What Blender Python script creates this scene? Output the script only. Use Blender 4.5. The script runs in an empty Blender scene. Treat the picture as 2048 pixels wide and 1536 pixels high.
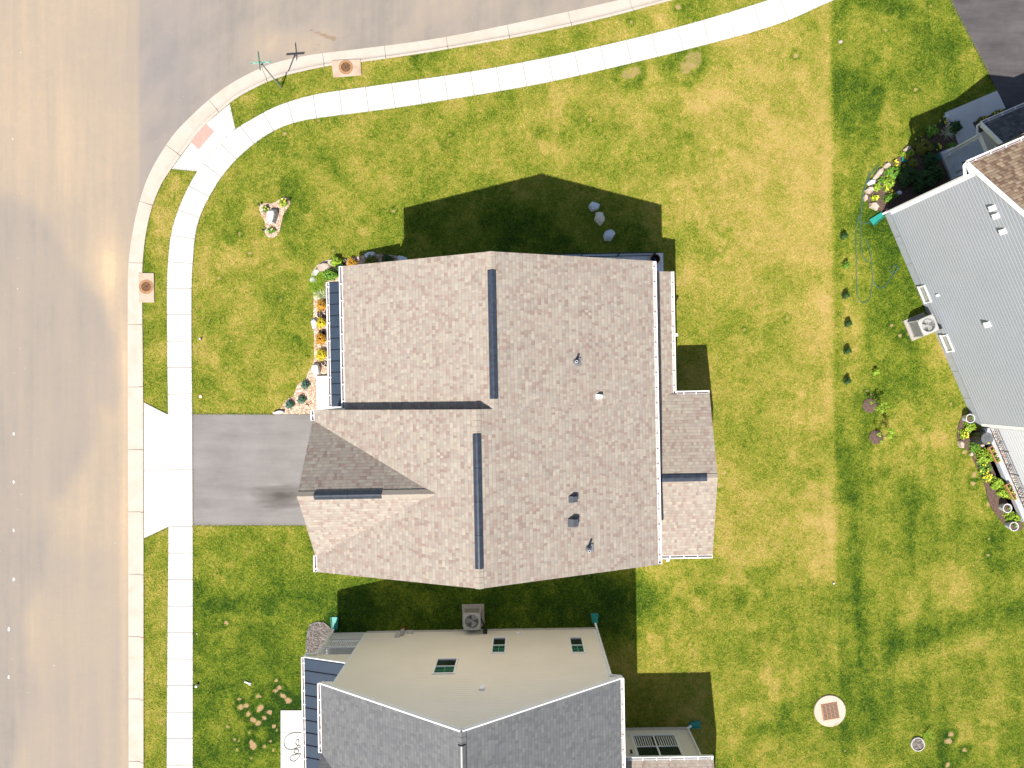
import bpy, bmesh, math, random
import numpy as np
from mathutils import Vector, Matrix, Quaternion
R = math.radians
rnd = random.Random(7)
scene = bpy.context.scene
col = scene.collection

# ------------------------------------------------------------------ camera, sky, sun, exposure
H = 34.0                      # flying height of the camera above the lawn (m)
S = 0.025                     # metres on the ground per photograph pixel
NX, NY = 1050.0, 770.0        # point straight below the camera
SUN = Vector((0.235, 0.635, -1.0))
cam_d = bpy.data.cameras.new('camera')
cam = bpy.data.objects.new('camera', cam_d)
col.objects.link(cam)
cam.location = (0, 0, H)
cam.rotation_euler = (0, 0, 0)
cam_d.sensor_width = 36.0
cam_d.lens = 36.0 * (H / S) / 2048.0
cam_d.shift_x = -26.0 / 2048
cam_d.shift_y = 2.0 / 2048
cam_d.clip_start = 0.5
cam_d.clip_end = 2000
scene.camera = cam
world = bpy.data.worlds.new('World')
scene.world = world
world.use_nodes = True
wn = world.node_tree
sky = wn.nodes.new('ShaderNodeTexSky')
sky.sky_type = 'NISHITA'
sky.sun_disc = False
sky.sun_elevation = R(55.9)
sky.sun_rotation = R(200.3)
bg = wn.nodes['Background']
bg.inputs['Strength'].default_value = 0.072
wn.links.new(sky.outputs[0], bg.inputs[0])
sun_d = bpy.data.lights.new('sun', 'SUN')
sun_d.energy = 4.2
sun_d.angle = R(0.5)
sun_d.color = (1.0, 0.965, 0.90)
sun = bpy.data.objects.new('sun', sun_d)
col.objects.link(sun)
sun.location = (-14, -38, 60)
sun.rotation_euler = SUN.to_track_quat('-Z', 'Y').to_euler()
scene.view_settings.view_transform = 'Standard'
scene.view_settings.look = 'None'
scene.view_settings.exposure = 0.95
scene.view_settings.gamma = 1.0

# ------------------------------------------------------------------ node helper
class G:
    def __init__(s, name):
        s.m = bpy.data.materials.new(name); s.m.use_nodes = True
        s.t = s.m.node_tree; s.n = s.t.nodes; s.b = s.n['Principled BSDF']
    def put(s, sock, v):
        if v is None: return
        if isinstance(v, bpy.types.NodeSocket): s.t.links.new(v, sock)
        else:
            if isinstance(v, (tuple, list)) and len(v) == 3 and sock.type == 'RGBA': v = (*v, 1)
            sock.default_value = v
    def math(s, op, a, b=None, c=None, clamp=False):
        n = s.n.new('ShaderNodeMath'); n.operation = op; n.use_clamp = clamp
        s.put(n.inputs[0], a); s.put(n.inputs[1], b); s.put(n.inputs[2], c); return n.outputs[0]
    def coord(s, kind='Object'):
        return s.n.new('ShaderNodeTexCoord').outputs[kind]
    def pos(s): return s.n.new('ShaderNodeNewGeometry').outputs['Position']
    def island(s): return s.n.new('ShaderNodeNewGeometry').outputs['Random Per Island']
    def attr(s, name):
        n = s.n.new('ShaderNodeAttribute'); n.attribute_name = name; return n.outputs['Fac']
    def sep(s, v):
        n = s.n.new('ShaderNodeSeparateXYZ'); s.put(n.inputs[0], v); return n.outputs
    def xyz(s, x, y, z=0.0):
        n = s.n.new('ShaderNodeCombineXYZ')
        s.put(n.inputs[0], x); s.put(n.inputs[1], y); s.put(n.inputs[2], z); return n.outputs[0]
    def scale(s, v, sc):
        n = s.n.new('ShaderNodeVectorMath'); n.operation = 'MULTIPLY'; s.put(n.inputs[0], v); n.inputs[1].default_value = sc
        return n.outputs[0]
    def noise(s, v, sc, det=3, rough=.6, dist=0.0):
        n = s.n.new('ShaderNodeTexNoise'); s.put(n.inputs['Vector'], v)
        n.inputs['Scale'].default_value = sc; n.inputs['Detail'].default_value = det
        n.inputs['Roughness'].default_value = rough; n.inputs['Distortion'].default_value = dist
        return n.outputs['Fac']
    def voro(s, v, sc, feat='F1', out='Distance'):
        n = s.n.new('ShaderNodeTexVoronoi'); n.feature = feat; s.put(n.inputs['Vector'], v)
        n.inputs['Scale'].default_value = sc; return n.outputs[out]
    def white(s, v):
        n = s.n.new('ShaderNodeTexWhiteNoise'); n.noise_dimensions = '3D'; s.put(n.inputs['Vector'], v); return n.outputs['Value']
    def ramp(s, f, stops, interp='LINEAR'):
        n = s.n.new('ShaderNodeValToRGB'); e = n.color_ramp.elements; n.color_ramp.interpolation = interp
        while len(e) < len(stops): e.new(0.5)
        for q, (p, c) in zip(e, stops):
            q.position = p; q.color = (*c, 1) if isinstance(c, (tuple, list)) else (c, c, c, 1)
        s.put(n.inputs[0], f); return n.outputs[0]
    def mix(s, f, a, b, mode='MIX'):
        n = s.n.new('ShaderNodeMix'); n.data_type = 'RGBA'; n.blend_type = mode
        s.put(n.inputs[0], f); s.put(n.inputs[6], a); s.put(n.inputs[7], b); return n.outputs[2]
    def bump(s, h, strength=.5, dist=.02):
        n = s.n.new('ShaderNodeBump'); s.put(n.inputs['Height'], h)
        n.inputs['Strength'].default_value = strength; n.inputs['Distance'].default_value = dist
        s.t.links.new(n.outputs[0], s.b.inputs['Normal'])
    def out(s, color, rough=.8, spec=.3, metal=0.0):
        s.put(s.b.inputs['Base Color'], color); s.put(s.b.inputs['Roughness'], rough)
        s.put(s.b.inputs['Specular IOR Level'], spec); s.b.inputs['Metallic'].default_value = metal
        return s.m

def stretch(g, f, lo, hi):
    n = g.n.new('ShaderNodeMapRange'); g.put(n.inputs[0], f)
    n.inputs[1].default_value = lo; n.inputs[2].default_value = hi; return n.outputs[0]

def m_plain(name, c, rough=.6, spec=.3, metal=0.0, var=.12, sc=6.0, bump=0.0):
    g = G(name); p = g.coord()
    n = g.noise(p, sc, 4, .65)
    lo = tuple(x * (1 - var) for x in c); hi = tuple(min(1, x * (1 + var)) for x in c)
    if bump: g.bump(g.noise(p, sc * 6, 4, .7), bump, .02)
    return g.out(g.ramp(n, [(.3, lo), (.7, hi)]), rough, spec, metal)

LAWN_RAMP = [(0.0, (.50, .345, .120)), (.20, (.395, .298, .066)), (.42, (.245, .256, .027)),
             (.64, (.126, .180, .013)), (.85, (.058, .110, .008)), (1.0, (.018, .050, .006))]
def m_lawn():
    g = G('lawn_grass'); p = g.pos()
    gr = g.attr('green'); soil = g.attr('soil')
    def amp(sc, det, rough, dist, k): return g.math('MULTIPLY', g.math('SUBTRACT', g.noise(p, sc, det, rough, dist), .5), k)
    a = amp(1.7, 5, .7, .8, .80); b = amp(6.0, 5, .75, 1.5, 1.25); c = amp(15, 3, .75, 2.2, 1.7); d = amp(34, 2, .8, 1.0, 1.3)
    f = g.math('ADD', g.math('ADD', gr, a), g.math('ADD', b, g.math('ADD', c, d)))
    base = g.ramp(f, LAWN_RAMP)
    s2 = g.math('ADD', soil, g.math('ADD', g.math('MULTIPLY', b, .8), g.math('MULTIPLY', c, .35)))
    base = g.mix(g.ramp(s2, [(.40, 0.0), (.62, .9)]), base, g.ramp(g.noise(p, 20, 3, .8), [(.3, (.36, .22, .11)), (.7, (.54, .36, .20))]))
    g.bump(g.math('ADD', g.math('ADD', b, c), g.math('MULTIPLY', d, .8)), .8, .04)
    return g.out(base, .95, .06)
def m_blades():
    g = G('lawn_blades'); r = g.island()
    f = g.math('ADD', g.attr('green'), g.math('MULTIPLY', g.math('SUBTRACT', r, .5), .75))
    return g.out(g.ramp(f, LAWN_RAMP), .8, .12)

def m_road():
    g = G('dusty_asphalt'); p = g.pos()
    d = g.attr('dirt'); pt = g.attr('patch')
    st = g.noise(g.scale(p, (1.6, .10, 1)), 1.0, 4, .6)
    st2 = g.noise(g.scale(p, (5.0, .22, 1)), 1.0, 3, .6)
    fine = g.noise(p, 55, 3, .8); med = g.noise(p, 3.0, 5, .7)
    f = g.math('ADD', d, g.math('MULTIPLY', g.math('SUBTRACT', st, .5), .42))
    f = g.math('ADD', f, g.math('MULTIPLY', g.math('SUBTRACT', st2, .5), .18))
    f = g.math('ADD', f, g.math('MULTIPLY', g.math('SUBTRACT', med, .5), .25))
    c = g.ramp(f, [(.05, (.190, .168, .147)), (.35, (.248, .209, .173)), (.62, (.295, .236, .178)), (.9, (.375, .282, .192)), (1.0, (.44, .325, .21))])
    c = g.mix(g.math('MULTIPLY', pt, 1.0, clamp=True), c, (.205, .185, .185))
    mu = g.math('ADD', g.attr('mud'), g.math('MULTIPLY', g.math('SUBTRACT', med, .5), .9))
    c = g.mix(g.ramp(mu, [(.35, 0.0), (.75, .85)]), c, (.215, .150, .098))
    c = g.mix(.45, c, g.ramp(fine, [(.28, .45), (.5, .52), (.75, .62)]), 'OVERLAY')
    sp = g.voro(p, 2.3, 'F1'); c = g.mix(g.ramp(sp, [(.02, .7), (.045, 0.0)]), c, (.55, .47, .38))
    g.bump(fine, .35, .01)
    return g.out(c, .9, .2)

def m_drive(name, c0, c1, stain=False):
    g = G(name); p = g.pos()
    fine = g.noise(p, 50, 3, .8); med = g.noise(p, .7, 5, .65); lon = g.noise(g.scale(p, (.35, 2.2, 1)), 1, 4, .6)
    f = g.math('MULTIPLY_ADD', lon, .5, g.math('MULTIPLY', med, .5))
    c = g.ramp(f, [(.36, c0), (.64, c1)])
    if stain:
        x, y, z = g.sep(p)
        dx = g.math('DIVIDE', g.math('ADD', x, 12.2), 1.7); dy = g.math('DIVIDE', g.math('ADD', y, 5.55), .72)
        r = g.math('SQRT', g.math('ADD', g.math('MULTIPLY', dx, dx), g.math('MULTIPLY', dy, dy)))
        r = g.math('ADD', r, g.math('MULTIPLY', g.math('SUBTRACT', lon, .5), 1.1))
        c = g.mix(g.ramp(r, [(.2, .85), (1.45, 0.0)]), c, (.050, .039, .033))
    c = g.mix(.5, c, g.ramp(fine, [(.25, .44), (.75, .58)]), 'OVERLAY')
    g.bump(fine, .35, .01)
    return g.out(c, .85, .25)

def m_concrete(name, c, stain=(.42, .33, .24), amt=.35, streak=None):
    g = G(name); p = g.pos()
    n = g.noise(p, 1.3, 5, .65); f = g.noise(p, 40, 3, .7)
    q = g.mix(g.math('MULTIPLY', g.ramp(n, [(.45, 0.0), (.75, 1.0)]), amt), c, stain)
    q = g.mix(.3, q, g.ramp(f, [(.3, .46), (.7, .54)]), 'OVERLAY')
    g.bump(f, .15, .005)
    return g.out(q, .85, .2)

def m_shingle(name, cols, pos_, line=.62, grain=.3, row=.143, tab=.15):
    g = G(name); uv = g.coord('UV'); u, v, _ = g.sep(uv)
    rv = g.math('DIVIDE', v, row); ri = g.math('FLOOR', rv); fv = g.math('SUBTRACT', rv, ri)
    off = g.math('MULTIPLY', g.white(g.xyz(ri, 3.3, 1.7)), 9.0)
    uu = g.math('ADD', g.math('DIVIDE', u, tab), off)
    wob = g.math('MULTIPLY', g.white(g.xyz(g.math('FLOOR', uu), ri, 9.1)), .55)     # uneven tab widths
    ui = g.math('FLOOR', g.math('ADD', uu, wob)); fu = g.math('SUBTRACT', uu, g.math('FLOOR', uu))
    pick = g.white(g.xyz(ui, ri, .5))
    big = g.noise(uv, .55, 3, .6)
    c = g.ramp(g.math('ADD', pick, g.math('MULTIPLY', g.math('SUBTRACT', big, .5), .25)), list(zip(pos_, cols)), 'CONSTANT')
    v2 = g.white(g.xyz(ui, ri, 4.5))
    c = g.mix(1.0, c, g.ramp(v2, [(0, .86), (1, 1.0)]), 'MULTIPLY')
    fine = g.noise(uv, 60, 3, .8)
    c = g.mix(grain, c, g.ramp(fine, [(.3, .40), (.7, .60)]), 'OVERLAY')
    ln = g.ramp(fv, [(.0, line), (.12, line), (.20, 1.0)])  # shadow line of each shingle row, darkened in the colour
    prev = g.white(g.xyz(ui, g.math('SUBTRACT', ri, 1.0), .5))
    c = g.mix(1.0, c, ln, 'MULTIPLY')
    edge = g.ramp(fu, [(.0, line), (.08, line), (.16, 1.0)])  # tab sides get the same shade in their colour
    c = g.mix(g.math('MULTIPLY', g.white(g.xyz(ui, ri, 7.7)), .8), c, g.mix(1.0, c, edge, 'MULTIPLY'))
    h = g.math('ADD', g.math('SUBTRACT', 1.0, fv), g.math('MULTIPLY', pick, .9))
    g.bump(h, .35, .010)
    return g.out(c, .92, .15)

def m_leaf(name, c0, c1, c2=None, rough=.55):
    g = G(name); r = g.island()
    st = [(0, c0), (1, c1)] if c2 is None else [(0, c0), (.6, c1), (1, c2)]
    return g.out(g.ramp(r, st), rough, .25)

def m_rock(name, c0, c1, c2):
    g = G(name); p = g.coord()
    n = g.noise(p, 2.4, 5, .65, .6); f = g.noise(p, 14, 4, .75)
    k = g.ramp(n, [(.3, c0), (.5, c1), (.72, c2)])
    k = g.mix(.5, k, g.ramp(f, [(.3, .38), (.7, .6)]), 'OVERLAY')
    g.bump(f, .6, .04)
    return g.out(k, .9, .2)

def m_pebble(name, c0, c1, c2):
    g = G(name); p = g.pos()
    d = g.voro(p, 11, 'F1'); n = g.n.new('ShaderNodeTexVoronoi'); g.put(n.inputs['Vector'], p); n.inputs['Scale'].default_value = 11
    s = g.sep(n.outputs['Color'])[0]
    c = g.ramp(s, [(0, c0), (.5, c1), (1, c2)])
    g.bump(g.math('SUBTRACT', 1.0, d), 1.0, .05)
    return g.out(c, .9, .15)

M = {}
M['lawn'] = m_lawn()
M['road'] = m_road()
M['blades'] = m_blades()
M['drive'] = m_drive('driveway_asphalt', (.165, .150, .142), (.215, .197, .186), True)
M['drive2'] = m_drive('neighbour_asphalt', (.060, .052, .054), (.105, .092, .092))
M['walk'] = m_concrete('sidewalk_concrete', (.50, .485, .46), (.42, .38, .33), .5)
M['kerb'] = m_concrete('kerb_concrete', (.455, .395, .335), (.40, .31, .225), .6)
M['joint'] = m_plain('joint_filler', (.27, .24, .20), .95, .1)
M['slab'] = m_concrete('slab_concrete', (.60, .585, .56), (.50, .43, .36), .45)
M['inlet'] = m_concrete('rusty_inlet_concrete', (.42, .33, .25), (.30, .17, .09), .8)
M['collar'] = m_concrete('drain_collar_concrete', (.50, .39, .31), (.42, .30, .22), .5)
M['rust'] = m_plain('rusty_iron', (.33, .175, .09), .8, .3, 0, .3, 20, .3)
M['tact'] = m_plain('tactile_red', (.45, .27, .225), .7, .3, 0, .1, 10)
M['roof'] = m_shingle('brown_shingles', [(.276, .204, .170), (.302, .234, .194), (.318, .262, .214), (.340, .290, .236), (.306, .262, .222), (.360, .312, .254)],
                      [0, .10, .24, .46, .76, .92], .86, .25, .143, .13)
M['cap'] = m_plain('ridge_cap_shingle', (.315, .265, .215), .92, .15, 0, .10, 12, .2)
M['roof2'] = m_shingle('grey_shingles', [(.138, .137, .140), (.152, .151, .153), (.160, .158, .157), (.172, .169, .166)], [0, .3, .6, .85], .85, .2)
M['roof2cap'] = m_plain('grey_ridge_cap', (.15, .148, .146), .92, .15, 0, .12, 10, .2)
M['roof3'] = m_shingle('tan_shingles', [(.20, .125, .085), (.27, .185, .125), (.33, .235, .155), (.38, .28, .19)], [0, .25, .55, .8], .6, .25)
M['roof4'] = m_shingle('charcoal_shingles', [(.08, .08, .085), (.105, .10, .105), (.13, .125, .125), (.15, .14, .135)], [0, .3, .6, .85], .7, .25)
M['metal'] = m_plain('navy_metal_roof', (.027, .041, .062), .42, .5, 0, .12, 1.5)
M['seam'] = m_plain('navy_seam', (.010, .014, .022), .4, .5, 0, .1)
M['white'] = m_plain('white_trim', (.80, .79, .78), .45, .4, 0, .05, 4)
M['gutin'] = m_plain('gutter_trough', (.40, .33, .31), .6, .3, 0, .25, 9)
M['black'] = m_plain('black_metal', (.018, .018, .022), .4, .5, 0, .2)
M['vent'] = m_plain('ridge_vent_plastic', (.034, .041, .056), .33, .5, 0, .3, 5)
M['boxvent'] = m_plain('vent_hood', (.075, .080, .090), .4, .5, 0, .15)
M['pipe'] = m_plain('pipe_grey', (.45, .44, .43), .5, .4)
M['rubber'] = m_plain('pipe_boot_rubber', (.13, .13, .145), .6, .3)
M['beige'] = m_plain('beige_siding', (.78, .72, .62), .55, .3, 0, .03, .6)
M['greysid'] = m_plain('grey_siding', (.350, .362, .390), .5, .3, 0, .03, .6)
M['palewall'] = m_plain('pale_siding', (.60, .60, .60), .55, .3, 0, .03, .6)
M['found'] = m_plain('foundation_grey', (.50, .475, .43), .85, .2, 0, .12, 5)
M['found3'] = m_plain('foundation_block_grey', (.36, .37, .39), .85, .2, 0, .12, 5)
M['padc'] = m_concrete('pad_concrete', (.34, .31, .28), (.30, .24, .18), .5)
M['found2'] = m_plain('foundation_pale', (.68, .69, .71), .85, .2, 0, .10, 5)
M['glass'] = m_plain('dark_window_glass', (.018, .028, .024), .08, .6, 0, .2, 2)
M['glassg'] = m_plain('green_window_glass', (.020, .105, .070), .10, .6, 0, .25, 2)
M['grille'] = m_plain('window_grille_green', (.16, .33, .24), .4, .4)
M['shade'] = m_plain('window_blind', (.35, .33, .29), .7, .3)
M['teal'] = m_plain('teal_plastic', (.015, .235, .185), .45, .4, 0, .15)
M['acbody'] = m_plain('ac_cabinet', (.36, .35, .33), .5, .4, 0, .08)
M['acfan'] = m_plain('ac_fan_blade', (.34, .335, .32), .4, .5)
M['acdark'] = m_plain('ac_dark_inside', (.11, .115, .12), .6, .3)
M['signgreen'] = m_plain('sign_green', (.02, .24, .16), .35, .5)
M['steel'] = m_plain('galvanised_steel', (.36, .35, .33), .45, .5, .5, .15)
M['gravel'] = m_pebble('pink_gravel', (.33, .21, .14), (.50, .34, .24), (.66, .54, .44))
M['mulch'] = m_plain('brown_mulch', (.115, .075, .058), .95, .1, 0, .5, 16, .8)
M['mulchd'] = m_plain('dark_mulch', (.045, .034, .030), .95, .1, 0, .5, 16, .8)
M['mulchg'] = m_pebble('grey_gravel', (.10, .085, .078), (.16, .135, .12), (.24, .21, .19))
M['rockw'] = m_rock('white_rock', (.34, .32, .32), (.52, .50, .49), (.62, .60, .58))
M['rockb'] = m_rock('blue_grey_rock', (.46, .50, .55), (.64, .67, .70), (.74, .75, .76))
M['rockt'] = m_rock('tan_rock', (.34, .235, .17), (.46, .37, .30), (.56, .49, .44))
M['rocks'] = m_rock('pale_tan_rock', (.60, .50, .38), (.74, .66, .55), (.78, .74, .68))
M['hosegreen'] = m_plain('green_hose', (.055, .115, .085), .45, .4)
M['hoseblack'] = m_plain('dark_hose', (.06, .055, .05), .5, .4)
M['orange'] = m_plain('orange_plastic', (.50, .20, .03), .45, .4)
M['blue'] = m_plain('blue_fabric', (.03, .11, .27), .7, .3)
M['terra'] = m_plain('terracotta', (.42, .21, .085), .8, .2, 0, .15, 12)
M['potwhite'] = m_plain('white_pot', (.60, .61, .63), .4, .4)
M['barrel'] = m_plain('black_barrel', (.022, .022, .024), .35, .5)
M['lime'] = m_leaf('lime_leaves', (.10, .19, .012), (.24, .36, .020), (.34, .42, .05))
M['green'] = m_leaf('green_leaves', (.045, .12, .012), (.11, .24, .020), (.20, .33, .03))
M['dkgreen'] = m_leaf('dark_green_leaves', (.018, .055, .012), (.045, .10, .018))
M['yellow'] = m_leaf('yellow_leaves', (.34, .30, .01), (.58, .46, .01), (.66, .55, .05))
M['orangel'] = m_leaf('orange_leaves', (.32, .13, .012), (.52, .25, .02), (.55, .38, .03))
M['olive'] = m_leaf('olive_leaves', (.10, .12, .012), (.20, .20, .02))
M['tealleaf'] = m_leaf('blue_green_needles', (.025, .075, .05), (.07, .16, .10), (.12, .22, .15))
M['pale'] = m_leaf('pale_leaves', (.40, .44, .22), (.58, .60, .42))
M['bloom'] = m_leaf('yellow_blossom', (.62, .48, .02), (.75, .62, .06))
M['bloomo'] = m_leaf('orange_blossom', (.55, .22, .02), (.62, .36, .04))
M['bloomp'] = m_leaf('mixed_blossom', (.45, .10, .14), (.6, .45, .08), (.6, .55, .5))
M['blade'] = m_leaf('edge_grass_blades', (.06, .10, .012), (.16, .20, .03), (.30, .27, .08), .9)
M['pebw'] = m_leaf('white_pebbles', (.30, .25, .22), (.55, .50, .46), (.70, .66, .62), .9)
M['pebp'] = m_leaf('pink_pebbles', (.34, .22, .15), (.52, .37, .27), (.66, .56, .47), .9)

# ------------------------------------------------------------------ mesh builder
class MB:
    def __init__(s): s.v = []; s.f = []; s.uv = {}; s.mi = {}; s.cur = 0
    def vert(s, p): s.v.append(tuple(p)); return len(s.v) - 1
    def face(s, pts, uv=None):
        i = [s.vert(p) for p in pts]; s.f.append(i); k = len(s.f) - 1
        if uv: s.uv[k] = uv
        s.mi[k] = s.cur
    def mat(s, i): s.cur = i; return s
    def hexa(s, b, t):
        n = len(b); i = [s.vert(p) for p in b] + [s.vert(p) for p in t]
        fs = [list(reversed(i[:n])), i[n:]] + [[i[k], i[(k + 1) % n], i[n + (k + 1) % n], i[n + k]] for k in range(n)]
        for q in fs: s.f.append(q); s.mi[len(s.f) - 1] = s.cur
        return s
    def box(s, x0, y0, z0, x1, y1, z1):
        x0, x1 = sorted((x0, x1)); y0, y1 = sorted((y0, y1)); z0, z1 = sorted((z0, z1))
        q = [(x0, y0), (x1, y0), (x1, y1), (x0, y1)]
        return s.hexa([(x, y, z0) for x, y in q], [(x, y, z1) for x, y in q])
    def prism(s, poly, z0, z1):
        a = sum(poly[i][0] * poly[(i + 1) % len(poly)][1] - poly[(i + 1) % len(poly)][0] * poly[i][1] for i in range(len(poly)))
        if a < 0: poly = list(reversed(poly))
        return s.hexa([(p[0], p[1], z0) for p in poly], [(p[0], p[1], z1) for p in poly])
    def beam(s, p0, p1, w, h, up=(0, 0, 1)):
        p0 = Vector(p0); p1 = Vector(p1); d = (p1 - p0).normalized(); sd = d.cross(Vector(up))
        if sd.length < 1e-4: sd = d.cross(Vector((1, 0, 0)))
        sd.normalize(); u = sd.cross(d).normalized()
        f = lambda p: [p - sd * w / 2 - u * h / 2, p + sd * w / 2 - u * h / 2, p + sd * w / 2 + u * h / 2, p - sd * w / 2 + u * h / 2]
        return s.hexa(f(p0), f(p1))
    def tube(s, pts, r, n=6, cap=True):
        pts = [Vector(p) for p in pts]; rings = []
        for k, p in enumerate(pts):
            d = (pts[min(k + 1, len(pts) - 1)] - pts[max(k - 1, 0)]).normalized()
            a = d.cross(Vector((0, 0, 1)))
            if a.length < .1: a = d.cross(Vector((1, 0, 0)))
            a.normalize(); b = a.cross(d)
            rr = r[k] if isinstance(r, (list, tuple)) else r
            rings.append([s.vert(p + (a * math.cos(t) + b * math.sin(t)) * rr) for t in [2 * math.pi * j / n for j in range(n)]])
        for A, B in zip(rings, rings[1:]):
            for j in range(n): s.f.append([A[j], A[(j + 1) % n], B[(j + 1) % n], B[j]]); s.mi[len(s.f) - 1] = s.cur
        if cap:
            s.f.append(list(reversed(rings[0]))); s.mi[len(s.f) - 1] = s.cur; s.f.append(rings[-1]); s.mi[len(s.f) - 1] = s.cur
        return s
    def lathe(s, prof, c=(0, 0), n=20):
        rings = []
        for r, z in prof:
            rings.append([s.vert((c[0] + r * math.cos(2 * math.pi * j / n), c[1] + r * math.sin(2 * math.pi * j / n), z)) for j in range(n)])
        for A, B in zip(rings, rings[1:]):
            for j in range(n): s.f.append([A[j], A[(j + 1) % n], B[(j + 1) % n], B[j]]); s.mi[len(s.f) - 1] = s.cur
        s.f.append(list(reversed(rings[0]))); s.mi[len(s.f) - 1] = s.cur; s.f.append(rings[-1]); s.mi[len(s.f) - 1] = s.cur
        return s
    def slab(s, pts, t=.14):
        """roof plane: top face carries shingle coordinates, plus underside and edges"""
        P = [Vector(p) for p in pts]; n = Vector((0, 0, 0))
        for i in range(len(P)):
            a = P[i]; b = P[(i + 1) % len(P)]
            n += Vector(((a.y - b.y) * (a.z + b.z), (a.z - b.z) * (a.x + b.x), (a.x - b.x) * (a.y + b.y)))
        n.normalize()
        if n.z < 0: P.reverse(); n = -n
        h = Vector((0, 0, 1)).cross(n)
        h = h.normalized() if h.length > 1e-4 else Vector((1, 0, 0))
        w = n.cross(h)
        ox = (len(s.f) * 3.37) % 5
        s.face(P, [(p.dot(h) + ox + 50, p.dot(w) + ox + 50) for p in P])
        L = [p - Vector((0, 0, t)) for p in P]
        k = s.cur; s.cur = 1
        s.face(list(reversed(L)))
        for i in range(len(P)):
            j = (i + 1) % len(P); s.face([P[i], L[i], L[j], P[j]])
        s.cur = k
        return s
    def build(s, name, mats, parent=None, off=(0, 0, 0), smooth=False, link=True):
        me = bpy.data.meshes.new(name)
        o = Vector(off) if len(off) == 3 else Vector((off[0], off[1], 0))
        me.from_pydata([tuple(Vector(p) - o) for p in s.v], [], s.f)
        if not isinstance(mats, (list, tuple)): mats = [mats]
        for m in mats: me.materials.append(m)
        if len(mats) > 1: me.polygons.foreach_set('material_index', [min(s.mi.get(i, 0), len(mats) - 1) for i in range(len(s.f))])
        if s.uv:
            l = me.uv_layers.new(name='UVMap')
            for k, uv in s.uv.items():
                for li, c in zip(me.polygons[k].loop_indices, uv): l.data[li].uv = c
        if smooth: me.polygons.foreach_set('use_smooth', [True] * len(s.f))
        me.update()
        ob = bpy.data.objects.new(name, me)
        if link: col.objects.link(ob)
        if parent is not None: ob.parent = parent
        elif len(off) >= 2: ob.location = o
        return ob

def tag(o, label, cat, group=None):
    o['label'] = label; o['category'] = cat
    if group: o['group'] = group
    return o
def kind(o, k): o['kind'] = k; return o
def empty(name, loc, rz=0.0, label=None, cat=None, group=None):
    o = bpy.data.objects.new(name, None); col.objects.link(o); o.empty_display_size = .3
    o.location = loc; o.rotation_euler = (0, 0, rz)
    if label: tag(o, label, cat, group)
    return o
def at(px, py, z=0.0):
    """the point at height z that lies where the photograph shows (px, py)"""
    k = S * (1 - z / H); return Vector(((px - NX) * k, (NY - py) * k, z))
def rot(p, th):
    c, s_ = math.cos(th), math.sin(th); return Vector((p[0] * c - p[1] * s_, p[0] * s_ + p[1] * c, p[2] if len(p) > 2 else 0))
def copy_tree(o, parent=None):
    c = o.copy(); col.objects.link(c)
    if parent is not None: c.parent = parent
    for ch in [q for q in bpy.data.objects if q.parent == o]: copy_tree(ch, c)
    return c

# ------------------------------------------------------------------ ground, road, kerb, walks
def resample(pts, n=None, step=None):
    P = np.array(pts, float); d = np.r_[0, np.cumsum(np.hypot(*np.diff(P, axis=0).T))]
    if n is None: n = max(2, int(round(d[-1] / step)) + 1)
    t = np.linspace(0, d[-1], n); return np.c_[np.interp(t, d, P[:, 0]), np.interp(t, d, P[:, 1])]
def smooth_line(pts, it=2):
    P = [tuple(p) for p in pts]
    for _ in range(it):
        Q = [P[0]]
        for a, b in zip(P, P[1:]):
            Q += [(a[0] * .75 + b[0] * .25, a[1] * .75 + b[1] * .25), (a[0] * .25 + b[0] * .75, a[1] * .25 + b[1] * .75)]
        P = Q + [P[-1]]
    return P
K_OUT = [(255, 1900), (255, 1450), (254, 1100), (253, 800), (253, 565), (254.6, 525), (260, 478), (272, 417), (289, 362), (309, 321), (342, 270), (369, 241), (410, 202), (454.5, 167.5), (506, 140), (547, 123), (615, 108), (663, 102), (700, 98), (845, 80), (945, 62), (1050, 40), (1150, 18), (1230, 0), (1600, -90)]
K_IN = [(288, 1900), (288, 1450), (288, 1100), (287.5, 800), (284.5, 565), (286, 525), (290.5, 478), (301, 424), (321, 371), (343.5, 337), (393, 270), (413.5, 246), (460, 207), (472, 197), (513, 174), (560, 154), (608, 142), (661, 131), (723, 125), (847, 107), (945, 90), (1050, 72), (1200, 40), (1345, 0), (1700, -90)]
W_OUT = [(334, 1900), (334, 1450), (338, 1053), (337, 828), (335, 700), (334.5, 565), (336.6, 525), (342, 468), (355.4, 422), (376, 376), (394.7, 343), (430, 298), (471, 258), (504, 239), (547, 215), (596, 198), (642, 187), (700, 179), (800, 165), (940, 145), (1100, 115), (1250, 82), (1395, 45), (1540, 0), (1800, -85)]
W_IN = [(386, 1900), (386, 1450), (386, 1053), (385, 828), (383.5, 700), (383.5, 565), (386, 525), (389.6, 475), (398, 437), (417, 396), (446, 348.6), (482, 309), (524.6, 275), (564, 253), (605, 241), (651, 234), (700, 228), (800, 215), (945, 192), (1100, 165), (1270, 125), (1400, 93), (1560, 50), (1665, 0), (1900, -90)]
def pxw(poly): return [(float((x - NX) * S), float((NY - y) * S)) for x, y in poly]
k_out = smooth_line(pxw(K_OUT)); k_in = smooth_line(pxw(K_IN)); w_out = smooth_line(pxw(W_OUT)); w_in = smooth_line(pxw(W_IN))

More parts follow.
